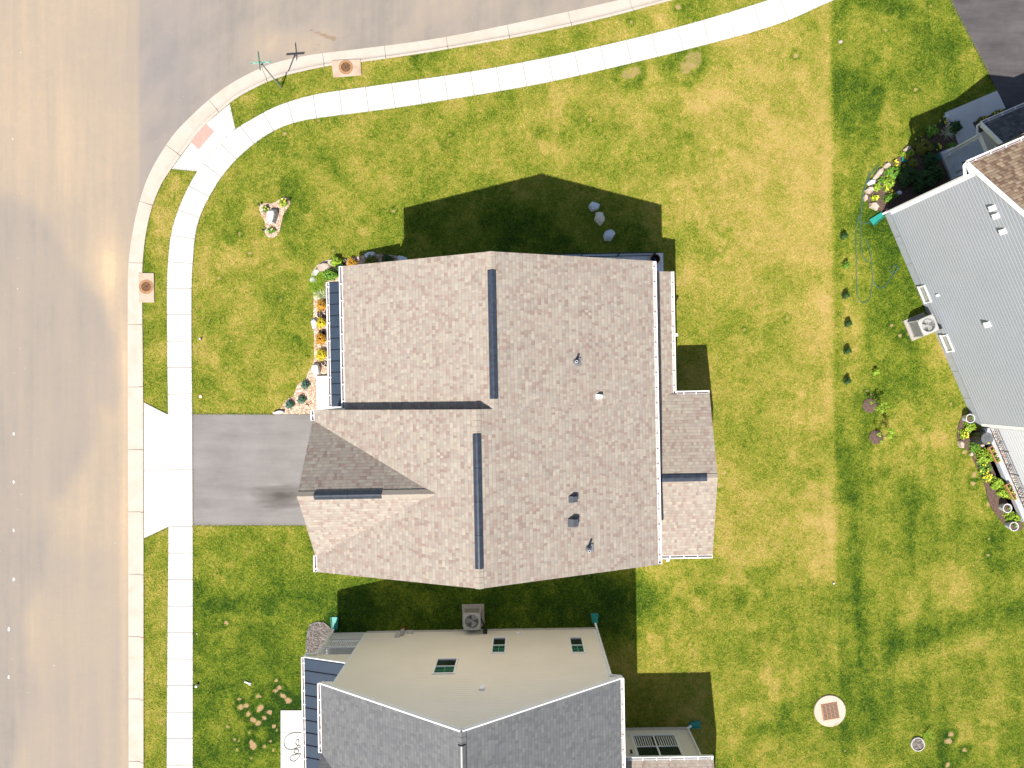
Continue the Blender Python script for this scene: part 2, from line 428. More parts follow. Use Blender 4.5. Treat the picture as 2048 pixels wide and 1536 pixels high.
def pip(X, Y, poly):
    ins = np.zeros(X.shape, bool); n = len(poly)
    for i in range(n):
        x0, y0 = poly[i]; x1, y1 = poly[(i + 1) % n]
        if y0 == y1: continue
        c = ((y0 > Y) != (y1 > Y)) & (X < (x1 - x0) * (Y - y0) / (y1 - y0) + x0)
        ins ^= c
    return ins
def vnoise(X, Y, seed):
    t = np.random.RandomState(seed).rand(128, 128)
    xi = np.floor(X).astype(int); yi = np.floor(Y).astype(int); fx = X - xi; fy = Y - yi
    fx = fx * fx * (3 - 2 * fx); fy = fy * fy * (3 - 2 * fy)
    g = lambda a, b: t[a % 128, b % 128]
    return (g(xi, yi) * (1 - fx) + g(xi + 1, yi) * fx) * (1 - fy) + (g(xi, yi + 1) * (1 - fx) + g(xi + 1, yi + 1) * fx) * fy
def fbm(X, Y, sc, seed, o=4):
    r = np.zeros_like(X); a = 1; t = 0
    for k in range(o):
        r += a * (vnoise(X * sc, Y * sc, seed + k) - .5); t += a; a *= .55; sc *= 2.03
    return r / t * 2
def sst(x, a, b):
    t = np.clip((x - a) / (b - a), 0, 1); return t * t * (3 - 2 * t)
def grid(name, x0, y0, x1, y1, st, z, keep, attrs, mat):
    nx = int((x1 - x0) / st) + 1; ny = int((y1 - y0) / st) + 1
    xs = x0 + np.arange(nx) * st; ys = y0 + np.arange(ny) * st
    X, Y = np.meshgrid(xs, ys)
    k = keep(X, Y); a = attrs(X, Y)
    kf = k[:-1, :-1] & k[1:, :-1] & k[:-1, 1:] & k[1:, 1:]
    idx = np.arange(nx * ny).reshape(ny, nx)
    F = np.stack([idx[:-1, :-1], idx[:-1, 1:], idx[1:, 1:], idx[1:, :-1]], -1)[kf]
    used = np.zeros(nx * ny, bool); used[F.ravel()] = True
    mp = np.cumsum(used) - 1; F = mp[F]
    zz = z(X, Y) if callable(z) else np.full(X.shape, z)
    V = np.c_[X.ravel(), Y.ravel(), zz.ravel()][used]
    me = bpy.data.meshes.new(name)
    me.vertices.add(len(V)); me.vertices.foreach_set('co', V.ravel())
    me.loops.add(F.size); me.loops.foreach_set('vertex_index', F.ravel().astype(np.int32))
    me.polygons.add(len(F)); me.polygons.foreach_set('loop_start', (np.arange(len(F)) * 4).astype(np.int32))
    me.polygons.foreach_set('loop_total', np.full(len(F), 4, np.int32))
    me.update(calc_edges=True); me.validate()
    for n_, v in a.items():
        at_ = me.attributes.new(n_, 'FLOAT', 'POINT'); at_.data.foreach_set('value', v.ravel()[used].astype(np.float32))
    me.materials.append(mat)
    o = bpy.data.objects.new(name, me); col.objects.link(o); return o

mid = [((a[0] + b[0]) / 2, (a[1] + b[1]) / 2) for a, b in zip(resample(k_out, 300), resample(k_in, 300))]
inside = mid + [(60, mid[-1][1]), (60, -60), (mid[0][0], -60)]
AREA = [(1.25, 4.2), (6.35, 4.3), (6.35, 6.28), (1.25, 6.2)]     # basement stair opening

SOIL = [(1266, 140, 14), (1256, 150, 16), (1385, 118, 18), (1370, 136, 20), (1592, 110, 7), (1357, 14, 8), (1262, 44, 6), (1441, 501, 6), (1574, 637, 6), (1466, 525, 4),
        (786, 422, 6), (742, 268, 5), (570, 268, 5), (637, 240, 5), (668, 500, 4), (598, 728, 5), (464, 682, 5), (452, 735, 5), (500, 507, 5), (344, 390, 5), (480, 467, 5), (454, 1247, 6),
        (478, 1398, 6), (481, 1415, 9), (494, 1412, 8), (496, 1428, 9), (515, 1392, 7), (553, 1362, 6), (553, 1385, 7), (562, 1378, 8), (566, 1393, 9), (575, 1402, 12), (505, 1443, 10), (516, 1447, 8), (521, 1420, 11), (536, 1425, 8),
        (527, 1437, 7), (545, 1452, 6), (552, 1460, 5), (500, 1465, 6), (476, 1480, 5), (503, 1485, 8), (507, 1490, 11), (530, 1494, 6), (541, 1482, 5), (548, 1500, 5), (502, 1515, 5), (475, 1500, 5), (468, 1478, 5), (610, 1407, 5), (455, 1455, 5),
        (1948, 950, 9), (1947, 968, 7), (1975, 1010, 8), (1931, 905, 7), (1979, 1078, 5), (1975, 1110, 5), (1690, 1500, 4), (1903, 1470, 8), (1896, 1482, 8), (1930, 1500, 6), (1895, 1530, 7), (1845, 860, 4), (1742, 790, 5), (1733, 783, 5),
        (1800, 672, 6), (1815, 668, 6), (1902, 810, 5), (1782, 650, 5), (1490, 660, 5), (700, 150, 4), (560, 160, 5), (585, 175, 4), (1735, 395, 3), (628, 1255, 5), (1380, 1290, 5), (1600, 1170, 4), (1440, 970, 7), (1450, 945, 5), (1860, 305, 4),
        (1640, 300, 4), (1500, 300, 4), (900, 270, 4), (1080, 260, 4), (1180, 240, 5), (438, 556, 5), (416, 640, 4), (445, 640, 4), (505, 585, 4), (560, 600, 4), (1830, 180, 5), (1770, 60, 5), (1860, 12, 5)]
def lawn_attr(X, Y):
    px = X / S + NX; py = NY - Y / S
    n1 = fbm(X, Y, .35, 11, 4); n2 = fbm(X, Y, 1.1, 31, 4); n3 = fbm(X * 3.2, Y * .35, .55, 51, 3); n4 = fbm(X * .8, Y * .8, .12, 91, 3)
    n5 = fbm(X, Y, 2.2, 501, 3); n6 = fbm(X, Y, 2.2, 521, 3)
    lot = 1660 + (py - 0) * .010 + n2 * 3
    right = sst(px, lot - 4, lot + 7); low = sst(py, 1160 + n1 * 8, 1178 + n1 * 8)
    east = sst(px, 1150, 1420)
    g = .515 - .20 * east + .24 * n1 + .22 * n2 + .13 * n4
    g -= .06 * sst(py, 300, 0) * east
    g -= .10 * np.exp(-((px - lot + 14) / 9.0) ** 2) * (py < 1160)
    # back yards of the neighbours
    gr = .645 + .27 * n1 + .20 * n2 + .14 * n3
    gr -= .22 * np.exp(-(((px - 1900) / 110) ** 2 + ((py - 1160) / 50) ** 2))
    gr -= .16 * np.exp(-(((px - 1930) / 130) ** 2 + ((py - 900) / 180) ** 2))
    gr += .16 * np.exp(-(((px - 1810) / 60) ** 2 + ((py - 690) / 80) ** 2))
    gr += .20 * np.exp(-(((px - 1790) / 70) ** 2 + ((py - 520) / 110) ** 2))
    gr += .26 * np.exp(-(((px - (1690 + (py - 900) * .10)) / 16) ** 2)) * sst(py, 830, 960) * sst(py, 1320, 1230)
    gr += .16 * np.exp(-(((px - 1822) / 12) ** 2)) * sst(py, 1000, 1060) * sst(py, 1200, 1130)
    d = (py - (1300 - (px - 1740) * .28)) / 26
    gr += .20 * np.exp(-d * d) * sst(px, 1700, 1820)
    gr -= .15 * np.exp(-((py - (1350 - (px - 1740) * .28)) / 24) ** 2) * sst(px, 1740, 1850)
    gr -= .26 * np.exp(-(((px - 1705) / 26) ** 2 + ((py - 690) / 260) ** 2))
    g = g * (1 - right) + gr * right
    gl = .50 + .30 * n1 + .2 * n2 + .10 * n3
    gl += .10 * sst(px, 1600, 1750)
    w = low * (1 - right) * sst(px, 900, 1000)
    g = g * (1 - w) + gl * w
    # front yard of the house below
    w = sst(py, 1140 + n1 * 20, 1200 + n1 * 20) * sst(px, 780, 700) * sst(px, 384, 388)
    g = g * (1 - w) + (.70 + .30 * n1 + .18 * n2) * w
    w = sst(py, 1060, 1075) * sst(px, 780, 700) * (1 - w) * sst(px, 384, 388)
    g += .10 * w
    # shade between the houses and north of the main one, painted as darker green
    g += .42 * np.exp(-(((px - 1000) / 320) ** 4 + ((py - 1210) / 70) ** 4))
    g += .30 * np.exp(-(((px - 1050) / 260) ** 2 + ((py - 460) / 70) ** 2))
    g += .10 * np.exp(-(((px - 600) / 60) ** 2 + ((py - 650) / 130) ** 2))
    strip = pip(X, Y, [tuple(p) for p in w_out] + [tuple(p) for p in reversed(k_in)])
    g = np.where(strip, .47 + .25 * n1 + .20 * n2, g)
    wx_ = X + 1.2 * fbm(X, Y, .9, 401, 3); wy_ = Y + 1.2 * fbm(X, Y, .9, 411, 3)
    g += .17 * sst(fbm(wx_, wy_, .42, 77, 3), .28, .62)                # dark green clumps
    g -= .18 * sst(fbm(wx_, wy_, .5, 88, 3), .26, .60)
    soil = np.zeros_like(X)
    for sx, sy, r in SOIL:
        if r < 13: r = r * .82
        dd = np.hypot((px - sx) + n5 * r * .9, (py - sy) * 1.05 + n6 * r * .9) / (r * .9)
        soil = np.maximum(soil, np.clip(1.35 - dd, 0, .75 if r < 13 else .5))
        g += .22 * np.exp(-((np.hypot(px - sx, py - sy) - r * 1.6) / (r * .6)) ** 2)
    return {'green': np.clip(g, -.1, 1.1), 'soil': soil}
kin_d = resample(k_in, 4000); in_poly = [tuple(p) for p in resample(k_in, 400)]
in_poly = in_poly + [(60, in_poly[-1][1]), (60, -60), (in_poly[0][0], -60)]
def lawn_keep(X, Y):
    k = pip(X, Y, in_poly); e = k.copy()                       # grown by one cell, then pulled back onto the kerb line
    for dy in (-1, 0, 1):
        for dx in (-1, 0, 1): e |= np.roll(np.roll(k, dy, 0), dx, 1)
    rim = e & ~k
    for i, j in zip(*np.nonzero(rim)):
        q = kin_d - (X[i, j], Y[i, j]); m = np.argmin((q ** 2).sum(1))
        if (q[m] ** 2).sum() < .05: X[i, j], Y[i, j] = kin_d[m] + q[m] * -.03 / max(1e-6, np.hypot(*q[m])) * 1.0
        else: e[i, j] = False
    return e & ~pip(X, Y, AREA)
def lawn_z(X, Y): return .012 * fbm(X, Y, 1.3, 5, 3)
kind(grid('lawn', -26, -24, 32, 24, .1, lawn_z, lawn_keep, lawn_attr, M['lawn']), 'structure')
ROADG = [(-20, 392), (20, 388), (60, 415), (105, 465), (140, 520), (175, 565), (205, 620), (228, 672), (236, 740), (237, 830), (198, 800), (185, 880), (150, 945), (125, 990), (92, 1010), (89, 1150), (40, 1240), (60, 1380), (20, 1560), (-20, 1560)]
def road_attr(X, Y):
    px = X / S + NX; py = NY - Y / S
    n = fbm(X, Y, .25, 201, 4); n2 = fbm(X * 2.5, Y * .15, .5, 231, 3)
    g = pip(X + fbm(X, Y, .8, 261, 3) * .35, Y, pxw(ROADG)).astype(float)
    for _ in range(6):
        g[1:-1, :] = (g[:-2, :] + 2 * g[1:-1, :] + g[2:, :]) / 4; g[:, 1:-1] = (g[:, :-2] + 2 * g[:, 1:-1] + g[:, 2:]) / 4
    d = .63 + .14 * n + .12 * n2
    d -= .26 * g
    d += .36 * np.exp(-(((px - 215) / 30) ** 2 + ((py - 540) / 90) ** 2)) * (1 - g)
    d += .20 * np.exp(-(((px - 246) / 9) ** 2)) * sst(py, 600, 700)
    d += .10 * np.exp(-(((px - 140) / 40) ** 2 + ((py - 330) / 100) ** 2))
    d -= .10 * sst(py, 1020, 1150)
    d += .12 * np.exp(-(((px - 150) / 60) ** 2 + ((py - 1060) / 60) ** 2))
    right = sst(px, 273, 276)
    diag = fbm(X * .4 + Y * .5, X * 1.0 - Y * .8, .9, 301, 3)
    dn = .34 + .18 * n + .20 * diag + .30 * np.exp(-(((px - 590) / 90) ** 2 + ((py - 85) / 30) ** 2))
    mud = .95 * np.exp(-((py - (57 + (px - 618) * .40 + 3 * n)) / (2.5 + (px - 612) * .06)) ** 2) * sst(px, 612, 620) * sst(px, 674, 668)
    mud += .62 * np.exp(-(((px - 690) / 20) ** 2 + ((py - (73 - (px - 670) * .12)) / 3.5) ** 2))
    mud += .62 * np.exp(-(((px - 632) / 26) ** 2 + ((py - 97.5) / 3) ** 2)) + .55 * np.exp(-(((px - 632) / 12) ** 2 + ((py - 87) / 3) ** 2)) + .6 * np.exp(-(((px - 672) / 7) ** 2 + ((py - 96) / 4) ** 2))
    d = d * (1 - right) + dn * right
    return {'mud': mud, 'dirt': np.clip(d, 0, 1), 'patch': right * .35 * np.exp(-((px - 330) / 90) ** 2) * (1 - .5 * n)}
outside = mid + [(mid[-1][0] + 30, 45), (-45, 45), (-45, -45), (mid[0][0], -45)]
kind(grid('road', -44, -44, 16, 44, .12, -.115, lambda X, Y: pip(X, Y, outside), road_attr, M['road']), 'structure')
gm = MB(); gm.face([(-300, -300, -.32), (300, -300, -.32), (300, 300, -.32), (-300, 300, -.32)])
gg = m_plain('far_grass', (.14, .17, .03), .95, .1, 0, .3, .6)
kind(gm.build('ground', gg), 'structure')

def ribbon(name, A, B, zs, block, gap, mat, skip=None, frac=(0, 1), base=-.25, lip=0.0):
    """paving swept between two lines and cut into blocks by open joints"""
    step = .12; L = np.hypot(*np.diff(np.array(A), axis=0).T).sum(); n = int(L / step)
    a = resample(A, n); bb_ = resample(B, 6000); b = np.array([bb_[np.argmin(((bb_ - q) ** 2).sum(1))] for q in a]); per = max(2, int(round(block / step)))
    mb = MB(); i = 0
    while i < n - 1:
        j = min(i + per, n - 1)
        ra = a[i:j + 1].copy(); rb = b[i:j + 1].copy()
        for r_ in (ra, rb):
            d0 = (r_[1] - r_[0]); r_[0] += d0 / np.hypot(*d0) * gap / 2
            d1 = (r_[-1] - r_[-2]); r_[-1] -= d1 / np.hypot(*d1) * gap / 2
        dz = rnd.uniform(-lip, lip)
        rows = [[(p[0] + (q[0] - p[0]) * f, p[1] + (q[1] - p[1]) * f, z + dz) for f, z in zs] for p, q in zip(ra, rb)]
        idx = [[mb.vert(v) for v in r_] for r_ in rows]
        bot = [[mb.vert((r_[0][0], r_[0][1], base)), mb.vert((r_[-1][0], r_[-1][1], base))] for r_ in rows]
        for k in range(len(rows) - 1):
            for c in range(len(zs) - 1): mb.f.append([idx[k + 1][c], idx[k][c], idx[k][c + 1], idx[k + 1][c + 1]])
            mb.f.append([idx[k][0], idx[k + 1][0], bot[k + 1][0], bot[k][0]])
            mb.f.append([idx[k + 1][-1], idx[k][-1], bot[k][1], bot[k + 1][1]])
        mb.f.append(idx[0][::-1] + [bot[0][0], bot[0][1]]); mb.f.append(idx[-1] + [bot[-1][1], bot[-1][0]])
        i = j
    return kind(mb.build(name, mat), 'structure')
ribbon('kerb', k_out, k_in, [(0, -.10), (.60, -.085), (.74, -.06), (.80, .02), (.86, .045), (1, .045)], 3.07, .028, M['kerb'])
ribbon('sidewalk', w_out, w_in, [(0, .035), (1, .035)], 1.36, .026, M['walk'], lip=.003)
jb = MB()
for A_, B_, z_ in ((w_out, w_in, .018), (k_out, k_in, -.112)):
    a = resample(A_, 400); b = resample(B_, 400)
    for k in range(399): jb.face([(*(a[k] + (b[k] - a[k]) * .02), z_), (*(a[k] + (b[k] - a[k]) * .98), z_ + (.10 if z_ < 0 else 0) * 0), (*(a[k + 1] + (b[k + 1] - a[k + 1]) * .98), z_), (*(a[k + 1] + (b[k + 1] - a[k + 1]) * .02), z_)][::-1])
kind(jb.build('sidewalk_base', M['joint']), 'structure')
def flat(name, px, z, mat, t=.25, k='structure'):
    mb = MB(); mb.prism(pxw(px), z - t, z); return kind(mb.build(name, mat), k)
flat('kerb_ramp', [(460, 208), (471, 258), (433, 297), (395, 343), (344, 338), (393, 271), (413.5, 247)], .03, M['walk'])
flat('driveway', [(386, 828.5), (655, 829), (655, 1050.5), (387, 1050.5)], .022, M['drive'])
flat('driveway_apron', [(288.6, 805), (335, 828.4), (385.2, 828.4), (385.6, 938.2), (289, 939.6)], .045, M['walk'])
flat('driveway_apron', [(289, 940.7), (385.6, 939.2), (386, 1049.5), (338, 1053), (289, 1076)], .045, M['walk'])
flat('apron_base', [(289, 806), (335, 829), (385, 829), (386, 1049), (338, 1052), (289, 1075)], .041, M['joint'])
flat('neighbour_driveway', [(1880, -60), (1900, 0), (1952, 100), (1975, 143), (2012, 217), (2060, 320), (2300, 250), (2200, -60)], .02, M['drive2'])
flat('entrance_pad', [(562, 1420), (640, 1420), (640, 1463.6), (562, 1463.6)], .05, M['walk'])
flat('entrance_pad', [(562, 1464.2), (640, 1464.2), (640, 1507.3), (562, 1507.3)], .05, M['walk'])
flat('entrance_pad', [(562, 1507.9), (640, 1507.9), (640, 1700), (562, 1700)], .05, M['walk'])
flat('front_walk', [(1889, 226), (1993, 182), (2010, 217), (1944, 246), (1953.6, 266), (1957, 264.6), (1966, 281), (1921, 303), (1917, 292.5), (1908, 270), (1913.5, 252), (1892, 242)], .05, M['slab'])
# chalky splashes of paint on the road
pm = MB()
for k in range(18):
    x = rnd.choice([rnd.gauss(24, 5), rnd.gauss(35, 14), rnd.uniform(5, 250)]); y = rnd.uniform(0, 1450); r_ = rnd.uniform(.012, .035)
    c = at(x, y)
    pm.face([(c.x + r_ * math.cos(t) * rnd.uniform(.6, 1.2), c.y + r_ * math.sin(t) * rnd.uniform(.6, 1.3), -.111) for t in [i * math.pi / 3.5 for i in range(7)]])
for y, r_ in ((868, .08), (965, .08), (1062, .08), (1160, .09), (1260, .10), (1356, .09)):
    c = at(24 if y < 1200 else 14, y); pm.face([(c.x + r_ * .7 * math.cos(t) * rnd.uniform(.6, 1.2), c.y + r_ * math.sin(t) * rnd.uniform(.8, 1.3), -.1105) for t in [i * math.pi / 4.5 for i in range(9)]])
kind(pm.build('paint_specks', m_plain('chalk_paint', (.55, .53, .50), .9)), 'stuff')
# blades along the paving edges
ge = MB()
def fringe(line, n, side=0.0):
    P = resample(line, n)
    for x, y in P:
        if abs(x) > 28 or abs(y) > 22: continue
        for k in range(2):
            bx = x + rnd.gauss(0, .03); by = y + rnd.gauss(0, .03); a = rnd.uniform(0, 6.28); l = rnd.uniform(.03, .085); w = .012
            ge.face([(bx - w * math.sin(a), by + w * math.cos(a), .0), (bx + w * math.sin(a), by - w * math.cos(a), .0), (bx + l * math.cos(a), by + l * math.sin(a), rnd.uniform(.05, .085))])
for ln in (k_in, w_out, w_in): fringe(ln, 1800)
fringe(pxw([(387, 828), (560, 828)]), 180); fringe(pxw([(388, 1051), (640, 1051)]), 200); fringe(pxw([(289, 806), (335, 829)]), 60); fringe(pxw([(289, 1077), (338, 1054)]), 60)
fringe(pxw([(344, 338), (395, 343)]), 60); fringe(pxw([(460, 208), (471, 258)]), 60); fringe(pxw([(1900, 0), (1975, 143)]), 220)
kind(ge.build('grass_fringe', M['blade']), 'stuff')

BLADE_SKIP = []
def scatter_blades(n):
    rs = np.random.RandomState(3)
    X = rs.uniform(-20, 26.5, n); Y = rs.uniform(-20.5, 20.5, n)
    k = pip(X, Y, in_poly)
    for poly in BLADE_SKIP: k &= ~pip(X, Y, poly)
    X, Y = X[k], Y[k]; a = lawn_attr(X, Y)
    q = a['soil'] < .35; X, Y = X[q], Y[q]; gr = a['green'][q]; m = len(X)
    th = fbm(X, Y, .8, 601, 3) * 9 + rs.normal(0, .9, m)                 # blades combed into swirls
    L = rs.uniform(.07, .16, m); w = rs.uniform(.007, .014, m); zt = rs.uniform(.025, .075, m)
    dx, dy = np.cos(th), np.sin(th)
    V = np.empty((m, 3, 3)); V[:, 0] = np.c_[X - dy * w, Y + dx * w, np.full(m, .004)]; V[:, 1] = np.c_[X + dy * w, Y - dx * w, np.full(m, .004)]
    V[:, 2] = np.c_[X + dx * L, Y + dy * L, zt]
    me = bpy.data.meshes.new('grass_blades')
    me.vertices.add(m * 3); me.vertices.foreach_set('co', V.ravel()); me.loops.add(m * 3); me.loops.foreach_set('vertex_index', np.arange(m * 3, dtype=np.int32))
    me.polygons.add(m); me.polygons.foreach_set('loop_start', np.arange(0, m * 3, 3, dtype=np.int32)); me.polygons.foreach_set('loop_total', np.full(m, 3, np.int32))
    me.update(calc_edges=True)
    at_ = me.attributes.new('green', 'FLOAT', 'POINT'); at_.data.foreach_set('value', np.repeat(gr, 3).astype(np.float32))
    me.materials.append(M['blades']); o = bpy.data.objects.new('grass_blades', me); col.objects.link(o); kind(o, 'stuff')

# ------------------------------------------------------------------ shared building parts
def clip_band(poly, z0, z1):
    for z, s_ in ((z0, 1), (z1, -1)):
        out = []
        for i in range(len(poly)):
            a = poly[i]; b = poly[(i + 1) % len(poly)]
            ia = (a[1] - z) * s_ >= 0; ib = (b[1] - z) * s_ >= 0
            if ia: out.append(a)
            if ia != ib:
                t = (z - a[1]) / (b[1] - a[1]); out.append((a[0] + (b[0] - a[0]) * t, z))
        poly = out
        if len(poly) < 3: return []
    return poly
def lap_wall(mb, o, ud, nd, poly, lap=.18, dep=.014):
    """clapboard: every board leans out towards its lower edge"""
    o = Vector(o); ud = Vector(ud); nd = Vector(nd)
    z0 = min(p[1] for p in poly); z1 = max(p[1] for p in poly); k = 0
    if ud.cross(Vector((0, 0, 1))).dot(nd) < 0: flip = True
    else: flip = False
    z = z0
    while z < z1 - 1e-4:
        q = clip_band(poly, z, min(z + lap, z1))
        if q:
            for qq in (clip_band(q, z, z + lap * .62), clip_band(q, z + lap * .62, z + lap)):      # flat face, then the sloping cove
                if not qq: continue
                P = [o + ud * u + Vector((0, 0, w)) + nd * (dep * min(1, (1 - (w - z) / lap) / .38)) for u, w in qq]
                mb.face(list(reversed(P)) if flip else P)
            lo = sorted([u for u, w in q if abs(w - z) < 1e-5])
            if len(lo) >= 2:
                A = o + ud * lo[0] + Vector((0, 0, z)); B = o + ud * lo[-1] + Vector((0, 0, z))
                mb.face([A, B, B + nd * dep, A + nd * dep])
        z += lap
HANG = {}
def gutter(parent, p0, p1, outw, off, hang=.62, w=.125, first=.3, name='gutter'):
    """open trough on the eave with strap hangers"""
    p0 = Vector(p0); p1 = Vector(p1); d = (p1 - p0).normalized(); o = Vector(outw).normalized(); h = .11
    mb = MB()
    mid_ = o * (w / 2)
    mb.mat(1).beam(p0 + mid_ + Vector((0, 0, -h)), p1 + mid_ + Vector((0, 0, -h)), w - .03, .012)
    mb.mat(0).beam(p0 + o * w + Vector((0, 0, -h / 2)), p1 + o * w + Vector((0, 0, -h / 2)), .036, h + .016)
    mb.beam(p0 + o * .008 + Vector((0, 0, -h / 2)), p1 + o * .008 + Vector((0, 0, -h / 2)), .014, h)
    for e, sg in ((p0, 1), (p1, -1)):
        mb.beam(e + d * sg * .008 + o * .02 + Vector((0, 0, -h / 2)), e + d * sg * .008 + o * (w - .02) + Vector((0, 0, -h / 2)), .014, h)
    g = mb.build(name, [M['white'], M['gutin']], parent, off)
    L = (p1 - p0).length; k = 0; s_ = first
    key = tuple(round(x, 3) for x in o)
    while s_ < L - .05:
        if key not in HANG:
            hb = MB(); hb.beam(Vector((0, 0, .012)) - o * .02, Vector((0, 0, .012)) + o * (w + .01), .032, .010)
            hn = hb.build('hanger', M['white'], None, (0, 0, 0)); HANG[key] = hn.data
        else:
            hn = bpy.data.objects.new('hanger', HANG[key]); col.objects.link(hn)
        hn.parent = g; q = p0 + d * s_; hn.location = q - Vector((off[0], off[1], 0)); s_ += hang
    return g
def window(parent, off, o, ud, nd, u0, u1, z0, z1, split=True, top='glassg', bot='glass', tw=.075, double=False, blind=False):
    o = Vector(o); ud = Vector(ud); nd = Vector(nd)
    f = MB()
    def bar(a, b, c, d, e0, e1, m=f):
        P = lambda u, z, e: o + ud * u + Vector((0, 0, z)) + nd * e
        m.hexa([P(a, c, e0), P(b, c, e0), P(b, c, e1), P(a, c, e1)], [P(a, d, e0), P(b, d, e0), P(b, d, e1), P(a, d, e1)])
    bar(u0, u0 + tw, z0, z1, -.02, .05); bar(u1 - tw, u1, z0, z1, -.02, .05)
    bar(u0 + tw, u1 - tw, z1 - tw, z1, -.02, .05); bar(u0 - .02, u1 + .02, z0 - .03, z0 + tw * .8, -.02, .065)
    zm = (z0 + z1) / 2
    if split: bar(u0 + tw, u1 - tw, zm - .025, zm + .025, -.01, .042)
    if double: bar((u0 + u1) / 2 - .04, (u0 + u1) / 2 + .04, z0 + tw, z1 - tw, -.01, .046)
    fr = f.build('window', M['white'], parent, off)
    for a, b, mat, gr in ((z0 + tw * .8, zm - .025, bot, False), (zm + .025, z1 - tw, top, True)):
        p = MB(); bar(u0 + tw, u1 - tw, a, b, -.012, .012, p)
        p.mat(1)
        if gr and not double:
            um = (u0 + u1) / 2; wm = (a + b) / 2
            bar(um - .010, um + .010, a, b, .0125, .018, p); bar(u0 + tw, u1 - tw, wm - .010, wm + .010, .0127, .0182, p)
        if not gr and blind:
            n = 18
            for k in range(n):
                uu = u0 + tw + .06 + (u1 - u0 - 2 * tw - .12) * k / (n - 1)
                if abs(uu - (u0 + u1) / 2) > .06: bar(uu - .022, uu + .022, a + .05, b - .03, .0126, .02, p)
        p.build('pane', [M[mat], M['grille'] if top == 'glassg' else M['white']], fr, (0, 0, 0)) if False else p.build('pane', [M[mat], M['white'] if blind else M['grille']], fr, off)
    return fr
def ridge_vent(parent, off, p0, p1, slope, wid=.15, hgt=.055):
    p0 = Vector(p0); p1 = Vector(p1); d = (p1 - p0).normalized(); sd = d.cross(Vector((0, 0, 1)))
    mb = MB()
    def sec(p): return [p + sd * wid + Vector((0, 0, -slope * wid - .01)), p + sd * wid + Vector((0, 0, -slope * wid + hgt * .75)), p + sd * .03 + Vector((0, 0, hgt)), p - sd * .03 + Vector((0, 0, hgt)), p - sd * wid + Vector((0, 0, -slope * wid + hgt * .75)), p - sd * wid + Vector((0, 0, -slope * wid - .01))]
    L = (p1 - p0).length; n = max(1, int(L / 1.22)); g = .006
    for k in range(n):
        mb.hexa(sec(p0 + d * (L * k / n + g)), sec(p0 + d * (L * (k + 1) / n - g)))
    return mb.build('ridge_vent', M['vent'], parent, off)
def ridge_cap(mb, p0, p1, s1, s2, w=.16, up=.018):
    """folded cap shingles lapped along a ridge"""
    p0 = Vector(p0); p1 = Vector(p1); d = (p1 - p0).normalized(); sd = d.cross(Vector((0, 0, 1))).normalized()
    L = (p1 - p0).length; n = max(1, int(L / .20))
    for k in range(n):
        a = p0 + d * (L * k / n); b = p0 + d * (L * (k + 1) / n + .01)
        za, zb = up + .012, up
        A = [a + sd * w + Vector((0, 0, za - s1 * w)), a + Vector((0, 0, za + .01)), a - sd * w + Vector((0, 0, za - s2 * w))]
        B = [b + sd * w + Vector((0, 0, zb - s1 * w)), b + Vector((0, 0, zb + .01)), b - sd * w + Vector((0, 0, zb - s2 * w))]
        mb.face([A[0], B[0], B[1], A[1]]); mb.face([A[1], B[1], B[2], A[2]])

# ================================================================== the main house
T1 = R(1.08); O1 = (-1.6, -1.25)
h1 = empty('house', rot((O1[0], O1[1], 0), T1), T1, 'two storey house with brown shingle roof in the middle of the picture', 'house')
ze, sl = 6.30, .40
xe, xw, xn, xs, xsw = 5.30, -7.32, -1.16, -1.80, -8.57
yn, ym, ys = 4.96, -.86, -7.42
zn = ze + sl * (xe - xn); zs = ze + sl * (xe - xs)
zw1 = zn - sl * (xn - xw); zw2 = zs - sl * (xs - xsw)
rb = MB()
rb.slab([(xe, ys, ze), (xe, ym, ze), (xs, ym, zs), (xs, ys, zs)])
rb.slab([(xe, ym, ze), (xe, yn, ze), (xn, yn, zn), (xn, ym, zn)])
rb.slab([(xs, ys, zs), (xs, ym, zs), (xsw, ym, zw2), (xsw, ys, zw2)])
rb.slab([(xn, ym, zn), (xn, yn, zn), (xw, yn, zw1), (xw, ym, zw1)])
# garage gable
gy0, gy1, gyr = -1.30, -6.74, -4.02; gs = .745; gz = zw2 + gs * (gy0 - gyr); gx0 = xsw - .07
gxi = xsw + (gz - zw2) / sl
rb.slab([(gx0, gy0, zw2), (xsw, gy0, zw2), (gxi, gyr, gz), (gx0, gyr, gz)], .12)
rb.slab([(gx0, gy1, zw2), (gx0, gyr, gz), (gxi, gyr, gz), (xsw, gy1, zw2)], .12)
roof1 = rb.build('roof', [M['roof'], M['white']], h1, O1)
# lower roofs at the back
lb = MB()
sx, sz = 6.64, 3.50
lb.slab([(sx, 4.96, sz), (4.95, 4.96, sz + .3 * (sx - 4.95)), (4.95, -2.1, sz + .3 * (sx - 4.95)), (sx, -.60, sz)], .12)
bx, by0, by1, byr, bz = 8.25, -.54, -7.76, -4.15, 3.57
bzr = bz + .288 * (by0 - byr)
lb.slab([(bx, by0, bz), (4.95, by0, bz), (4.95, byr, bzr), (bx, byr, bzr)], .12)
lb.slab([(bx, byr, bzr), (4.95, byr, bzr), (4.95, by1, bz), (bx, by1, bz)], .12)
roof1b = lb.build('lower_roof', [M['roof'], M['white']], h1, O1)
for q_ in (((xn, yn, zn), (xn, ym - .02, zn), sl), ((xs, ym, zs), (xs, ys, zs), sl), ((gx0, gyr, gz), (gxi + .35, gyr, gz + .012), gs)):
    cb = MB(); ridge_cap(cb, q_[0], q_[1], q_[2], q_[2]); cb.build('ridge_cap', M['cap'], roof1, O1)
